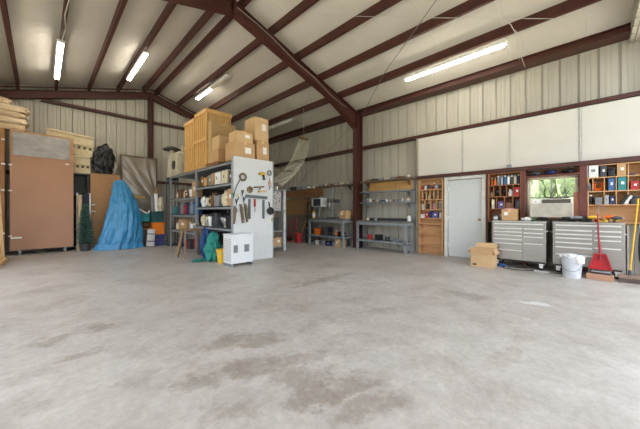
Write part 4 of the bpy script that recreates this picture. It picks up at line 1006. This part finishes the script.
# ------------------------------------------------------------------ second short unit behind the pegboard
def unit2():
    t = thing('shelving_unit', 'short grey shelving unit just past the outer pegboard edge', 'shelves', (4.4, 6.7, 0))
    pale = mat('pale_post', (196, 200, 204), .5)
    for x in (0, .84):
        for y in (0, 1.5): MB().box(x, x + .09, y, y + .05, .0, 1.88).build('post', pale, t)
    for z in (.14, .62, 1.24, 1.86): MB().box(.0, .93, .0, 1.55, z - .03, z).build('shelf', GREYP, t)
unit2()
def speck():
    m = mat('speckled_foam', (190, 182, 176), .9)
    nt = m.node_tree; n = [x for x in nt.nodes if x.type == 'TEX_NOISE'][0]; n.inputs['Scale'].default_value = 60
    r = [x for x in nt.nodes if x.type == 'VALTORGB'][0]; r.color_ramp.elements[0].color = (.10, .08, .08, 1); r.color_ramp.elements[1].color = (.75, .72, .7, 1); r.color_ramp.elements[0].position = .42; r.color_ramp.elements[1].position = .56
    return m
o = MB().box(4.72, 5.2, 6.76, 7.1, 1.242, 1.82, bev=.03).build('speckled_foam_block', speck(), None, True); tag(o, 'speckled grey foam block on the short shelving past the pegboard', 'foam block')
small('bin', 'charcoal', (5.0, 6.95, .622), .42, .40, 'charcoal parts bin on the middle shelf of the short unit')
for i, (z, h, lb) in enumerate(((.622, .28, 'dark grey crate on the middle shelf of the short unit, underneath'), )):
    pass
t = thing('dark_crate', 'dark grey plastic crate on the middle shelf past the pegboard edge', 'crate', (4.62, 7.0, .622)); MB().box(-.16, .16, -.2, .2, 0, .5, bev=.02).build('crate_body', col('charcoal'), t, True); MB().box(-.1, .1, -.205, -.195, .38, .43).build('grip_slot', col('black'), t)
carton('small carton on the bottom shelf of the short unit past the pegboard', (5.05, 6.9, .142), .3, .28, .26, axis='y')
small('rag', 'brown', (4.75, 6.9, .142), .2, .16, 'brown crumpled rag on the bottom shelf of the short unit')
o = MB().box(-.02, .02, -.05, .05, 0, .10).build('small_clock', PAPER); o.location = (5.0, 6.75, 1.862); tag(o, 'little white card standing on the short shelving unit', 'card')
# hanging net: bar, cords and mesh
def net():
    t = thing('hanging_net', 'pale cord net hanging from a wooden bar under the eave purlin', 'net', (6.1, 6.7, 3.6))
    MB().bar((-.22, 0, .02), (.18, 0, .0), .05, .06).build('bar', mat('bar_wood', (120, 96, 52), .7), t)
    MB().tube([(0, 0, .04), (-.03, .0, .5), (-.02, 0, 1.0)], .006, 5).build('hanging_cord', WIRE, t)
    m = MB(); n, k = 13, 20
    a0, a1 = Vector((-.2, 0, 0)), Vector((.16, 0, -.02)); b0, b1 = Vector((-1.42, -.10, -1.56)), Vector((-.75, .15, -1.60))
    random.seed(5)
    def P(u, v):
        bow = Vector((.22 * math.sin(math.pi * v) * (1 - .3 * u), .12 * math.sin(4 * u + 3 * v), -.10 * math.sin(math.pi * v)))
        return (a0.lerp(a1, u)).lerp(b0.lerp(b1, u), v) + bow
    for i in range(n + 1):
        m.tube([P(i / n + .03 * math.sin(j * 1.7 + i), j / k) for j in range(k + 1)], .006, 4)
    for j in range(1, k):
        m.tube([P(i / n, j / k + .02 * math.sin(i * 2.1 + j)) for i in range(n + 1)], .006, 4)
    m.build('netting', mat('net_cord', (196, 192, 172), .9), t)
net()
t = thing('draped_twine', 'brown twine line strung from the pegboard top toward the net', 'twine', (4.2, 5.95, 2.40))
m = MB()
for s in range(3): m.tube([(.02, .0 + .03 * s, .06), (.5, .35, .0 - .03 * s), (1.1, .6, .03), (1.45, .70, .06 + .04 * s)], .008, 5)
m.build('cord_lines', mat('twine', (120, 104, 76), .9), t)

# ------------------------------------------------------------------ back wall: cabinets, sacks, tarp and the rest
def tall_cabinet():
    t = thing('tall_cabinet', 'tall brown hardboard cabinet on casters with a wrapped top pane', 'cabinet', (.05, 11.35, 0))
    x0, x1, y0, y1 = -.64, .64, -.2, .2
    MB().box(x0, x1, y0 + .01, y1, .14, 3.42, bev=.004).build('carcass', mat('carcass_wood', (176, 136, 96), .7), t)
    lab_part(MB().box(x0, x1, y0 - .012, y0 + .01, .14, 2.74, bev=.003).build('front_panel', HARDB, t), 'plain brown hardboard front')
    fr = MB().box(x0, x1, y0 - .012, y0 + .01, 3.365, 3.42).box(x0, x0 + .05, y0 - .012, y0 + .01, 2.74, 3.365).box(x1 - .09, x1, y0 - .012, y0 + .01, 2.74, 3.365)
    fr.build('top_frame', mat('carcass_wood', (176, 136, 96), .7), t)
    m = MB(); bm = m.bm
    from mathutils import noise
    n, k = 40, 18; g = []
    for i in range(n + 1):
        g.append([bm.verts.new((x0 + .05 + (x1 - x0 - .14) * i / n, y0 - .030 + .03 * noise.noise(Vector((i * .16 + j * .12, j * .35, 2))), 2.74 + .625 * j / k)) for j in range(k + 1)])
    for i in range(n):
        for j in range(k): bm.faces.new((g[i][j], g[i + 1][j], g[i + 1][j + 1], g[i][j + 1]))
    lab_part(m.build('plastic_pane', mat('grey_plastic_film', (160, 156, 152), .22, 0, .1, 4, .4), t, True), 'creased grey plastic film')
    for sx in (-.46, .46):
        for sy in (-.12, .14): MB().tube([(sx - .02, sy, .05), (sx + .02, sy, .05)], .05, 12).box(sx - .03, sx + .03, sy - .03, sy + .03, .09, .14).build('caster', mat('caster_grey', (160, 160, 158), .5), t, True)
    for z in (.52, 1.75, 2.45): MB().box(x0 - .03, x0 + .04, y0 - .02, y0 - .011, z, z + .035).build('hinge', PAPER, t)
    MB().box(x0 + .02, x0 + .22, y0 - .016, y0 - .011, .46, .50).build('sticker', PAPER, t)
    MB().box(x1 - .18, x1 - .10, y0 - .016, y0 - .011, 2.60, 2.63).build('sticker', PAPER, t)
tall_cabinet()
t = thing('tall_cabinet', 'orange-brown tall cabinet edge beside the hardboard cabinet, under the sacks', 'cabinet', (-1.15, 11.3, 0))
MB().box(-.45, .47, -.2, .22, .1, 3.42, bev=.004).build('carcass', mat('orange_wood', (156, 108, 64), .6, 0, .12, 3, stretch=(3, 3, .5)), t)
for z in (.6, 1.75, 2.45, 3.1): MB().box(.41, .48, -.212, -.2, z, z + .04).build('hinge', PAPER, t)
for sx in (-.35, .32): MB().box(sx - .04, sx + .04, -.15, .18, 0, .1).build('foot', DARKWOOD, t)
for k in range(5):
    off = [(0, .0), (.02, .02), (-.02, 0), (.03, .01), (.0, .02), (-.03, .0), (-.06, 0)][k]
    sx = .56 if k < 4 else .36
    c = ['bottom', 'second from the bottom', 'middle', 'just under the small top one', 'smallest, topmost'][k]
    m = MB().blob((0, 0, .083), (sx, .22, .115), k + 3, .07, 4, 3.2, flat=-.0825, top=.078, sq=.62)
    tt = thing('feed_sack', 'plump tan sack in the stack on the cabinets, %s' % c, 'sack', (-.82 + off[0] - (.1 if k == 4 else 0), 11.32 + off[1] * .3, 3.424 + k * .168), 0, 'sacks stacked on the tall cabinets')
    m.build('sack_cloth', mat('sack_plastic' if k % 2 else 'sack_tan', (204, 186, 154) if k % 2 else (190, 164, 128), .3, 0, .15, 7, .8), tt, True)
    MB().box(sx * .93, sx * 1.02, -.12, .12, .05, .075, bev=.006).build('sewn_end', mat('sack_plastic', (206, 184, 150), .35), tt)
# rack behind the cabinet with foam trays
def rack():
    t = thing('black_rack', 'black metal rack standing just behind the hardboard cabinet', 'rack', (.58, 11.78, 0))
    for sx in (-.5, .5):
        for sy in (-.17, .16): MB().box(sx - .025, sx + .025, sy - .025, sy + .025, 0, 2.42).build('post', col('black'), t)
    for z in (.1, .65, 1.2, 1.75, 2.42): MB().box(-.5, .5, -.17, .16, z - .04, z).build('shelf', col('charcoal'), t)
    MB().box(-.48, .48, .165, .18, .1, 2.4).build('back_panel', col('black'), t)
rack()
def foam(label, loc, w, h, d, slots, rot=0):
    t = thing('foam_tray', label, 'foam tray', loc, 0, rot=(0, R(rot), 0)); fm = mat('cream_foam', (222, 208, 172), .85, 0, .05)
    m = MB(); rowsn = 2
    m.box(-w / 2, w / 2, 0, d, 0, h, bev=.015)
    m.box(-w / 2, w / 2, -.05, 0, h - .07, h, bev=.01).box(-w / 2, w / 2, -.05, 0, 0, .06, bev=.01).box(-w / 2, w / 2, -.05, 0, h * .48, h * .54, bev=.008)
    m.build('foam_body', fm, t, True)
    for i in range(slots):
        x = -w / 2 + w * (i + .5) / slots
        MB().box(x - .03, x + .03, -.012, .002, h * .32, h * .44).build('slot', mat('slot_painted_shade', (84, 72, 54), .9), t)  # dark blocks paint the shade inside the slots
    r = MB()
    for i in range(slots + 1):
        x = -w / 2 + w * i / slots
        r.box(max(-w / 2, x - .015), min(w / 2, x + .015), -.03, 0, .06, h * .5)
    r.build('rib', fm, t)
foam('long cream foam tray with slots, tilted on top of the others', (.62, 11.66, 3.03), 1.12, .66, .22, 8, 5)
foam('cream slotted foam tray standing on the black rack', (.82, 11.66, 2.425), .62, .58, .22, 5)
foam('small cream foam piece beside the slotted tray on the rack', (.3, 11.66, 2.425), .36, .50, .2, 3)
# fir tree, white frame and tube
def fir():
    t = thing('artificial_fir', 'small dark green artificial fir beside the hardboard cabinet', 'tree', (.95, 10.98, 0))
    MB().lathe((0, 0, 0), [(.12, 0), (.15, .22), (.135, .22), (.11, .02), (0, .02)], 16).build('pot', col('charcoal'), t, True)
    MB().tube([(0, 0, .02), (0, 0, 1.5)], [.02, .006], 8).build('trunk', mat('bark', (74, 58, 44), .9), t)
    m = MB(); random.seed(11)
    for i in range(150):
        z = .25 + 1.2 * i / 150; r = .20 * (1 - ((z - .25) / 1.3) ** 2) + .03; a = i * 2.39996
        e = Vector((r * math.cos(a), r * math.sin(a), z - .04))
        m.tube([(0, 0, z), e * .6 + Vector((0, 0, z * .4)), e], [.012, .02, .004], 4)
        for q in range(6):
            p = Vector((0, 0, z)).lerp(e, .3 + q * .13); dd = Vector((random.uniform(-1, 1), random.uniform(-1, 1), random.uniform(-.2, .9))).normalized() * .055
            m.tube([p, p + dd], [.007, .002], 3)
    m.build('needles', mat('fir_green', (62, 92, 82), .9, 0, .3, 10), t)
fir()
t = thing('white_frame', 'white tubular frame standing behind the small fir', 'frame', (.93, 11.38, 0))
MB().tube([(-.14, 0, 0), (-.14, 0, 1.78), (.17, 0, 1.78), (.17, 0, 0)], .022, 8).tube([(.17, 0, 1.22), (.32, 0, 1.2)], .018, 8).build('tube_frame', col('white'), t, True)
MB().box(-.05, .14, .01, .03, .5, 1.74).build('cloth_panel', mat('frame_navy', (46, 48, 66), .8), t)
t = thing('fabric_roll', 'cream fabric roll leaning inside the white frame', 'roll', (.84, 11.28, 0)); MB().tube([(0, 0, .0), (.01, .05, 1.72)], .055, 12).build('roll', mat('cream_roll', (200, 178, 140), .8), t, True)
# brown cupboard with the black bag on it
t = thing('brown_cupboard', 'plain tan cupboard behind the blue tarp, under the black bag', 'cupboard', (1.52, 11.72, 0))
MB().box(-.4, .4, -.2, .2, .03, 2.45, bev=.004).build('carcass', mat('cupboard_tan', (166, 124, 82), .6, 0, .05), t)
MB().box(-.38, .38, -.215, -.2, .06, 2.42, bev=.003).build('door', mat('cupboard_tan', (166, 124, 82), .6, 0, .05), t)
MB().box(-.4, .4, -.19, .19, 0, .03).build('plinth', DARKWOOD, t)
MB().box(-.385, -.28, -.222, -.215, 1.4, 1.44).build('hinge', PAPER, t)
t = thing('trash_bag', 'stuffed black plastic bag sitting on the tan cupboard', 'bag', (1.50, 11.74, 2.452))
m = MB().blob((0, 0, .46), (.30, .2, .52), 4, .16, 4, 3.6, flat=-.455)
m.build('bag_plastic', mat('black_bag_plastic', (30, 30, 33), .28, 0, .2, 5, .9), t, True)
MB().blob((.30, .04, .25), (.1, .1, .24), 6, .2, 3, 3, flat=-.245).build('clear_liner', mat('greyish_film', (150, 144, 134), .3, 0, .2, 6, .5), t, True)
# wrapped frame
def wrapped():
    t = thing('wrapped_frame', 'large framed panel wrapped in creased plastic behind the blue tarp', 'panel', (2.52, 11.60, 0), rot=(R(-2.5), 0, 0))
    fr = mat('dark_brown_frame', (92, 74, 56), .6); w, h = .58, 3.22
    MB().box(-w, -w + .06, 0, .05, 0, h).box(w - .06, w, 0, .05, 0, h).box(-w + .06, w - .06, 0, .05, h - .06, h).box(-w + .06, w - .06, 0, .05, 0, .06).build('frame', fr, t)
    m = MB(); bm = m.bm; from mathutils import noise
    n, k = 40, 90; g = []
    for i in range(n + 1):
        rr = []
        for j in range(k + 1):
            u = i / n; v = j / k
            dx, dz = (u - 1.15) * 1.1, (v - .38) * 3.2; ang = math.atan2(dz, dx); f = noise.noise(Vector((ang * 7, math.hypot(dx, dz) * .8, 1.3))) + .5 * noise.noise(Vector((ang * 19, math.hypot(dx, dz) * 1.5, 4.3)))
            rr.append(bm.verts.new((-w + .05 + (2 * w - .1) * u, -.005 + .045 * f, .05 + (h - .1) * v)))
        g.append(rr)
    for i in range(n):
        for j in range(k): bm.faces.new((g[i][j], g[i + 1][j], g[i + 1][j + 1], g[i][j + 1]))
    lab_part(m.build('plastic_wrap', mat('wrap_film', (140, 130, 116), .18, 0, .12, 3, .3, spec=.9), t, True), 'creased shiny plastic wrap')
wrapped()
o = MB().bar((1.98, 11.42, 1.74), (2.62, 11.42, 1.70), .05, .07).build('pine_rail', PINE); tag(o, 'short pale timber rail across the wrapped panel', 'timber')
o = MB().bar((2.84, 11.2, 0), (3.0, 11.5, 2.1), .06, .09).build('timber_post', mat('old_pine', (168, 128, 84), .7, 0, .15)); tag(o, 'upright timber leaning at the shelving side of the wrapped panel', 'timber')
# blue tarp over something tall
def tarp():
    from mathutils import noise
    t = thing('tarp_covered_stack', 'tall pointed pile draped in a bright blue tarp', 'tarp', (1.80, 10.82, 0))
    m = MB(); bm = m.bm; n, k = 120, 60; rings = []
    for j in range(k + 1):
        v = j / k; z = 2.22 * (1 - v)
        # silhouette: narrow shoulder high up, swelling toward the floor
        rx = (.10 + .52 * (v ** .66)) if v > .04 else .162 * (v / .04) ** .45
        rx *= 1.0 if v < .93 else 1 - .0 * (v - .93)
        ry = rx * .54; cx = -.02 * (1 - v) + (.12 * math.sin(v * 3.1))
        ring_ = []
        for i in range(n):
            a = 2 * math.pi * i / n
            fold = noise.noise(Vector((math.cos(a) * 3.2 + v * .8, math.sin(a) * 3.2, v * 1.1))) * .13 + noise.noise(Vector((math.cos(a) * 11 + v * 1.2, math.sin(a) * 11, v * 2.0 + 5))) * .075 + noise.noise(Vector((math.cos(a) * 5 + v * 2.5, math.sin(a) * 5, v * 5 + 9))) * .05
            tight = 1 + fold * (.4 + 1.0 * v)
            cr = .03 * noise.noise(Vector((math.cos(a) * 4 + v * 4, math.sin(a) * 4 + v * 3, v * 7)))
            if .86 < v < .95: tight *= 1 - .05 * math.sin((v - .86) / .09 * math.pi)
            zz = max(0.004, z + cr)
            ring_.append(bm.verts.new((cx + (rx * tight + cr) * math.cos(a), (ry * tight + cr) * math.sin(a), zz)))
        rings.append(ring_)
    for a, b in zip(rings, rings[1:]):
        for i in range(n): bm.faces.new((a[i], a[(i + 1) % n], b[(i + 1) % n], b[i]))
    bm.faces.new(rings[0][::-1])
    m.build('tarp_sheet', mat('blue_tarp', (60, 140, 188), .33, 0, .14, 5, .7), t, True)
    MB().tube([((.66 * math.cos(a)) + .02, .40 * math.sin(a), .22 + .012 * math.sin(5 * a)) for a in [i * math.pi / 20 for i in range(40)]], .006, 5, True).build('tie_cord', col('blue'), t)
tarp()
# bins between the tarp and the shelving
def tote(label, x0, x1, y0, y1, z0, h, c, lid=None):
    t = thing('storage_tote', label, 'storage tote', ((x0 + x1) / 2, (y0 + y1) / 2, z0)); w, d = (x1 - x0) / 2, (y1 - y0) / 2
    MB().prism([(-w * .9, 0), (w * .9, 0), (w, h - .05), (-w, h - .05)], 'y', -d * .95, d * .95).build('tote_body', c, t)
    MB().box(-w - .01, w + .01, -d - .005, d + .005, h - .05, h, bev=.01).build('lid', lid or c, t, True)
    MB().box(-w * .3, w * .3, -d - .012, -d * .94, h * .55, h * .68).build('handle', lid or c, t)
tote('blue-purple storage tote on the floor under the orange one', 2.70, 3.07, 10.72, 11.1, 0, .40, mat('tote_blue', (66, 72, 128), .5))
tote('bright orange storage tote stacked on the blue-purple one', 2.71, 3.07, 10.72, 11.1, .402, .42, mat('tote_orange', (238, 128, 20), .5))
tote('dark green storage tote on top of the orange one', 2.68, 3.04, 10.72, 11.1, .824, .38, mat('tote_green', (24, 74, 76), .5))
t = thing('strapped_bundle', 'pale strapped bundle leaning between the tarp and the blue-purple tote', 'bundle', (2.585, 10.58, 0), rot=(R(-4), R(5), 0))
MB().box(-.11, .11, -.09, .09, .02, .60, bev=.03).build('bundle', mat('pale_bundle', (206, 202, 196), .7), t, True)
for z in (.18, .42): MB().box(-.114, .114, -.094, .094, z, z + .03).build('strap', col('black'), t)
t = thing('low_stand', 'low brown stand behind the strapped bundle', 'stand', (2.56, 11.12, 0)); MB().box(-.16, .16, -.16, .16, .56, .62).build('stand_top', DARKWOOD, t)
for sx in (-.13, .13):
    for sy in (-.13, .13): MB().box(sx - .02, sx + .02, sy - .02, sy + .02, 0, .56).build('leg', DARKWOOD, t)
o = MB().blob((0, 0, .11), (.17, .17, .12), 7, .15, 3, 3, flat=-.108).build('brown_sack', mat('brown_sacking', (98, 74, 56), .9), None, True); o.location = (2.56, 11.12, .622); tag(o, 'rumpled brown sack on the low stand under the teal tote', 'sack')
tote('small teal storage tote on the rumpled brown sack', 2.38, 2.665, 10.97, 11.25, .852, .26, mat('tote_teal', (28, 138, 142), .5))
t = thing('curved_pipe', 'white curved plastic pipe lying on the teal tote', 'pipe', (2.45, 11.0, 1.113)); MB().tube([(-.1, 0, .18), (0, 0, .12), (.12, 0, .03), (.2, .0, .06), (.22, 0, .12)], .028, 10).build('pipe', col('white'), t, True)
t = thing('paper_roll', 'white upright roll standing on the dark green tote', 'roll', (2.86, 10.86, 1.206)); MB().tube([(0, 0, 0), (-.02, .02, .62)], .06, 12).build('roll', col('white'), t, True)
t = thing('paper_roll', 'grey upright roll beside the white one on the dark green tote', 'roll', (2.76, 10.95, 1.206)); MB().tube([(0, 0, 0), (.0, .04, .5)], .05, 12).build('roll', col('grey'), t, True)
t = thing('hanging_bag', 'cream cloth sack leaning against the far shelving post', 'sack', (3.0, 10.50, 1.206))
t.location = (2.98, 10.86, 1.206)
MB().blob((0, 0, .24), (.10, .13, .25), 21, .15, 3, 3, flat=-.239).build('sack_cloth', mat('cream_cloth', (200, 190, 168), .9), t, True)

# leaning timbers at the edge of the picture
for i, (a, b, w, lb) in enumerate([((-.93, 10.0, .02), (-1.28, 10.9, 2.6), .09, 'upright pale timber leaning at the orange-brown cabinet'),
                                  ((-.72, 9.7, .03), (-.98, 10.7, 1.6), .07, 'shorter pale timber leaning before the orange-brown cabinet'),
                                  ((-.64, 10.0, .02), (-.76, 10.5, 2.0), .06, 'slanting pale timber standing over the low timber frame')]):
    o = MB().bar(a, b, w, .04).build('leaning_timber', mat('pale_timber', (204, 168, 118), .7, 0, .12, 4, stretch=(4, 4, .5))); tag(o, lb, 'timber')
t = thing('timber_pile', 'low frame of pale timber on the floor beside the leaning boards', 'timber frame', (-.92, 9.2, 0))
MB().bar((.26, -.5, .05), (.32, .75, .05), .05, .08).build('rail', PINE, t); MB().bar((.25, -.5, .05), (-.3, -.5, .5), .05, .07).build('brace', PINE, t); MB().bar((.31, .74, .06), (-.2, .74, .55), .05, .07).build('brace', PINE, t)

# ------------------------------------------------------------------ ceiling lights, wires and rods
def light(label, x, y0, y1, lit, z=None, group=None):
    z = z if z is not None else roof(x) - .21
    t = thing('strip_light', label, 'ceiling light', (x, (y0 + y1) / 2, z)); L = (y1 - y0) / 2
    MB().prism([(-.07, 0), (.07, 0), (.05, -.05), (-.05, -.05)], 'y', -L, L).build('housing', mat('fixture_white', (214, 212, 204), .5), t)
    n = len(lit)
    for i, on in enumerate(lit):
        a = -L + 2 * L * i / n + .05; b = -L + 2 * L * (i + 1) / n - .05
        for s in (-.03, .03):
            o = MB().tube([(s, a, -.07), (s, b, -.07)], .019, 8).build('tube', TUBE if on else DIFFD, t, True)
light('lit strip light nearest the tall hardboard cabinet', .31, 8.35, 10.72, (1, 1))
light('lit strip light over the blue tarp, between the ridge and cabinets', 1.97, 8.42, 10.55, (1, 1))
light('half lit strip light above the pine crates', 4.06, 7.95, 10.4, (0, 1))
light('long lit strip light high over the white wall boards', 6.66, 1.18, 3.42, (1,))
light('unlit strip light above the hanging net', 6.64, 8.0, 10.3, (0, 0))
def wire(name, label, pts, r, m, cat='wire'):
    b = Vector(pts[0]); t = MB().tube(pts, r, 6).build(name, m, None, True, loc=b); tag(t, label, cat)
def rp(px, py, dz=-.02):
    """point on the plane of the purlin undersides"""
    d = ray(px, py); z0 = 5.77 + dz
    tt = (z0 + K * RX - H) / (d[2] + K * d[0])
    return Vector((tt * d[0], tt * d[1], H + tt * d[2]))
wire('brace_rod', 'thin steel brace rod rising from the red column head under the roof', [Vector((7.5, 5.35, 4.38)), rp(367, 106), rp(385, 72), rp(435, 2), rp(470, -48)], .008, mat('rod_grey', (120, 116, 108), .5, .4))
wire('brace_rod', 'thin steel brace rod crossing the ribbed wall beyond the red column', [Vector((7.6, 5.7, 4.3)), Vector((7.6, 7.6, 3.1)), Vector((7.6, 9.4, 1.9))], .007, mat('rod_grey', (120, 116, 108), .5, .4))
wire('overhead_wire', 'pale straight wire running across under the purlins', [rp(318, 15), rp(400, 17.5), rp(480, 18.2), rp(560, 18.8), rp(628, 20.5)], .006, WIRE)
wire('power_cable', 'loose pale cable dropping from the roof to the eave beam', [rp(500, -12, .1), rp(501, 6, -.02), rp(503, 17, -.04), rp(511, 25, -.05), rp(517, 36, -.06), rp(518, 47, -.05), rp(521, 56, -.02), onX(525, 67, 7.58)], .007, WIRE)
wire('power_cable', 'shorter loop of pale cable beside the loose one at the eave', [rp(515, 30, -.05), rp(521, 38, -.06), rp(524, 47, -.06), rp(521, 55, -.04), onX(519, 61, 7.58), onX(512, 64, 7.58), onX(505, 68, 7.59)], .006, WIRE)
wire('lamp_cable', 'grey cable running up the purlin from the cabinet strip light', [(.33, 8.3, roof(.33) - .23), (.36, 7.7, roof(.36) - .23), (.32, 7.2, roof(.32) - .24), (.37, 6.4, roof(.37) - .22), (.34, 5.7, roof(.34) - .23)], .010, WIRE)
wire('rafter_cable', 'thin pale cable clipped along the rafter from ridge to column', [(2.96, 5.39, 5.60), (3.4, 5.39, 5.50), (3.9, 5.395, 5.36), (4.6, 5.395, 5.08), (5.3, 5.39, 4.90), (6.0, 5.395, 4.62), (6.7, 5.39, 4.45)], .005, WIRE)
t = thing('junction_box', 'small metal junction box on the header above the door shelves', 'junction box', (7.60, 1.29, 2.21)); MB().box(-.03, .03, -.04, .04, 0, .07, bev=.004).build('box_body', GALV, t); MB().tube([(.02, 0, .07), (.03, 0, 1.1)], .007, 6).build('conduit', WIRE, t)

# ------------------------------------------------------------------ light
sc = bpy.context.scene
w = bpy.data.worlds.new('sky'); sc.world = w; w.use_nodes = True
nt = w.node_tree; bg = nt.nodes['Background']
sky = nt.nodes.new('ShaderNodeTexSky'); sky.sky_type = 'NISHITA'; sky.sun_disc = False; sky.sun_elevation = R(50); sky.sun_rotation = R(20); sky.air_density = 1; sky.dust_density = 5; sky.ozone_density = 1
hs = nt.nodes.new('ShaderNodeHueSaturation'); hs.inputs['Saturation'].default_value = .35
nt.links.new(sky.outputs[0], hs.inputs['Color']); nt.links.new(hs.outputs[0], bg.inputs[0]); bg.inputs[1].default_value = .42
s = bpy.data.lights.new('sun', 'SUN'); s.energy = 3.0; s.angle = R(2); s.color = (1, .95, .88)
so = bpy.data.objects.new('sun', s); C.objects.link(so); so.rotation_euler = (R(-38), 0, R(12)); so.location = (0, 10, 12)

cam = bpy.data.cameras.new('camera'); co = bpy.data.objects.new('camera', cam); C.objects.link(co)
co.location = (0, 0, H); co.rotation_euler = (R(90), 0, -YAW)
cam.sensor_width = 36; cam.lens = FPX / 640 * 36; cam.shift_y = -(214.5 - HY) / 640; cam.clip_start = .02; cam.clip_end = 200
sc.camera = co
sc.view_settings.view_transform = 'Standard'; sc.view_settings.look = 'None'; sc.view_settings.gamma = 1; sc.view_settings.use_curve_mapping = False
sc.view_settings.exposure = 1.58
sc.cycles.max_bounces = 10; sc.cycles.diffuse_bounces = 6; sc.cycles.glossy_bounces = 4; sc.cycles.sample_clamp_indirect = 6
for l, n in LABELS.items():
    if len(l.split()) > 16: print('LONG', len(l.split()), l)
    if len(n) > 1: print('DUPLICATE LABEL', l, n)
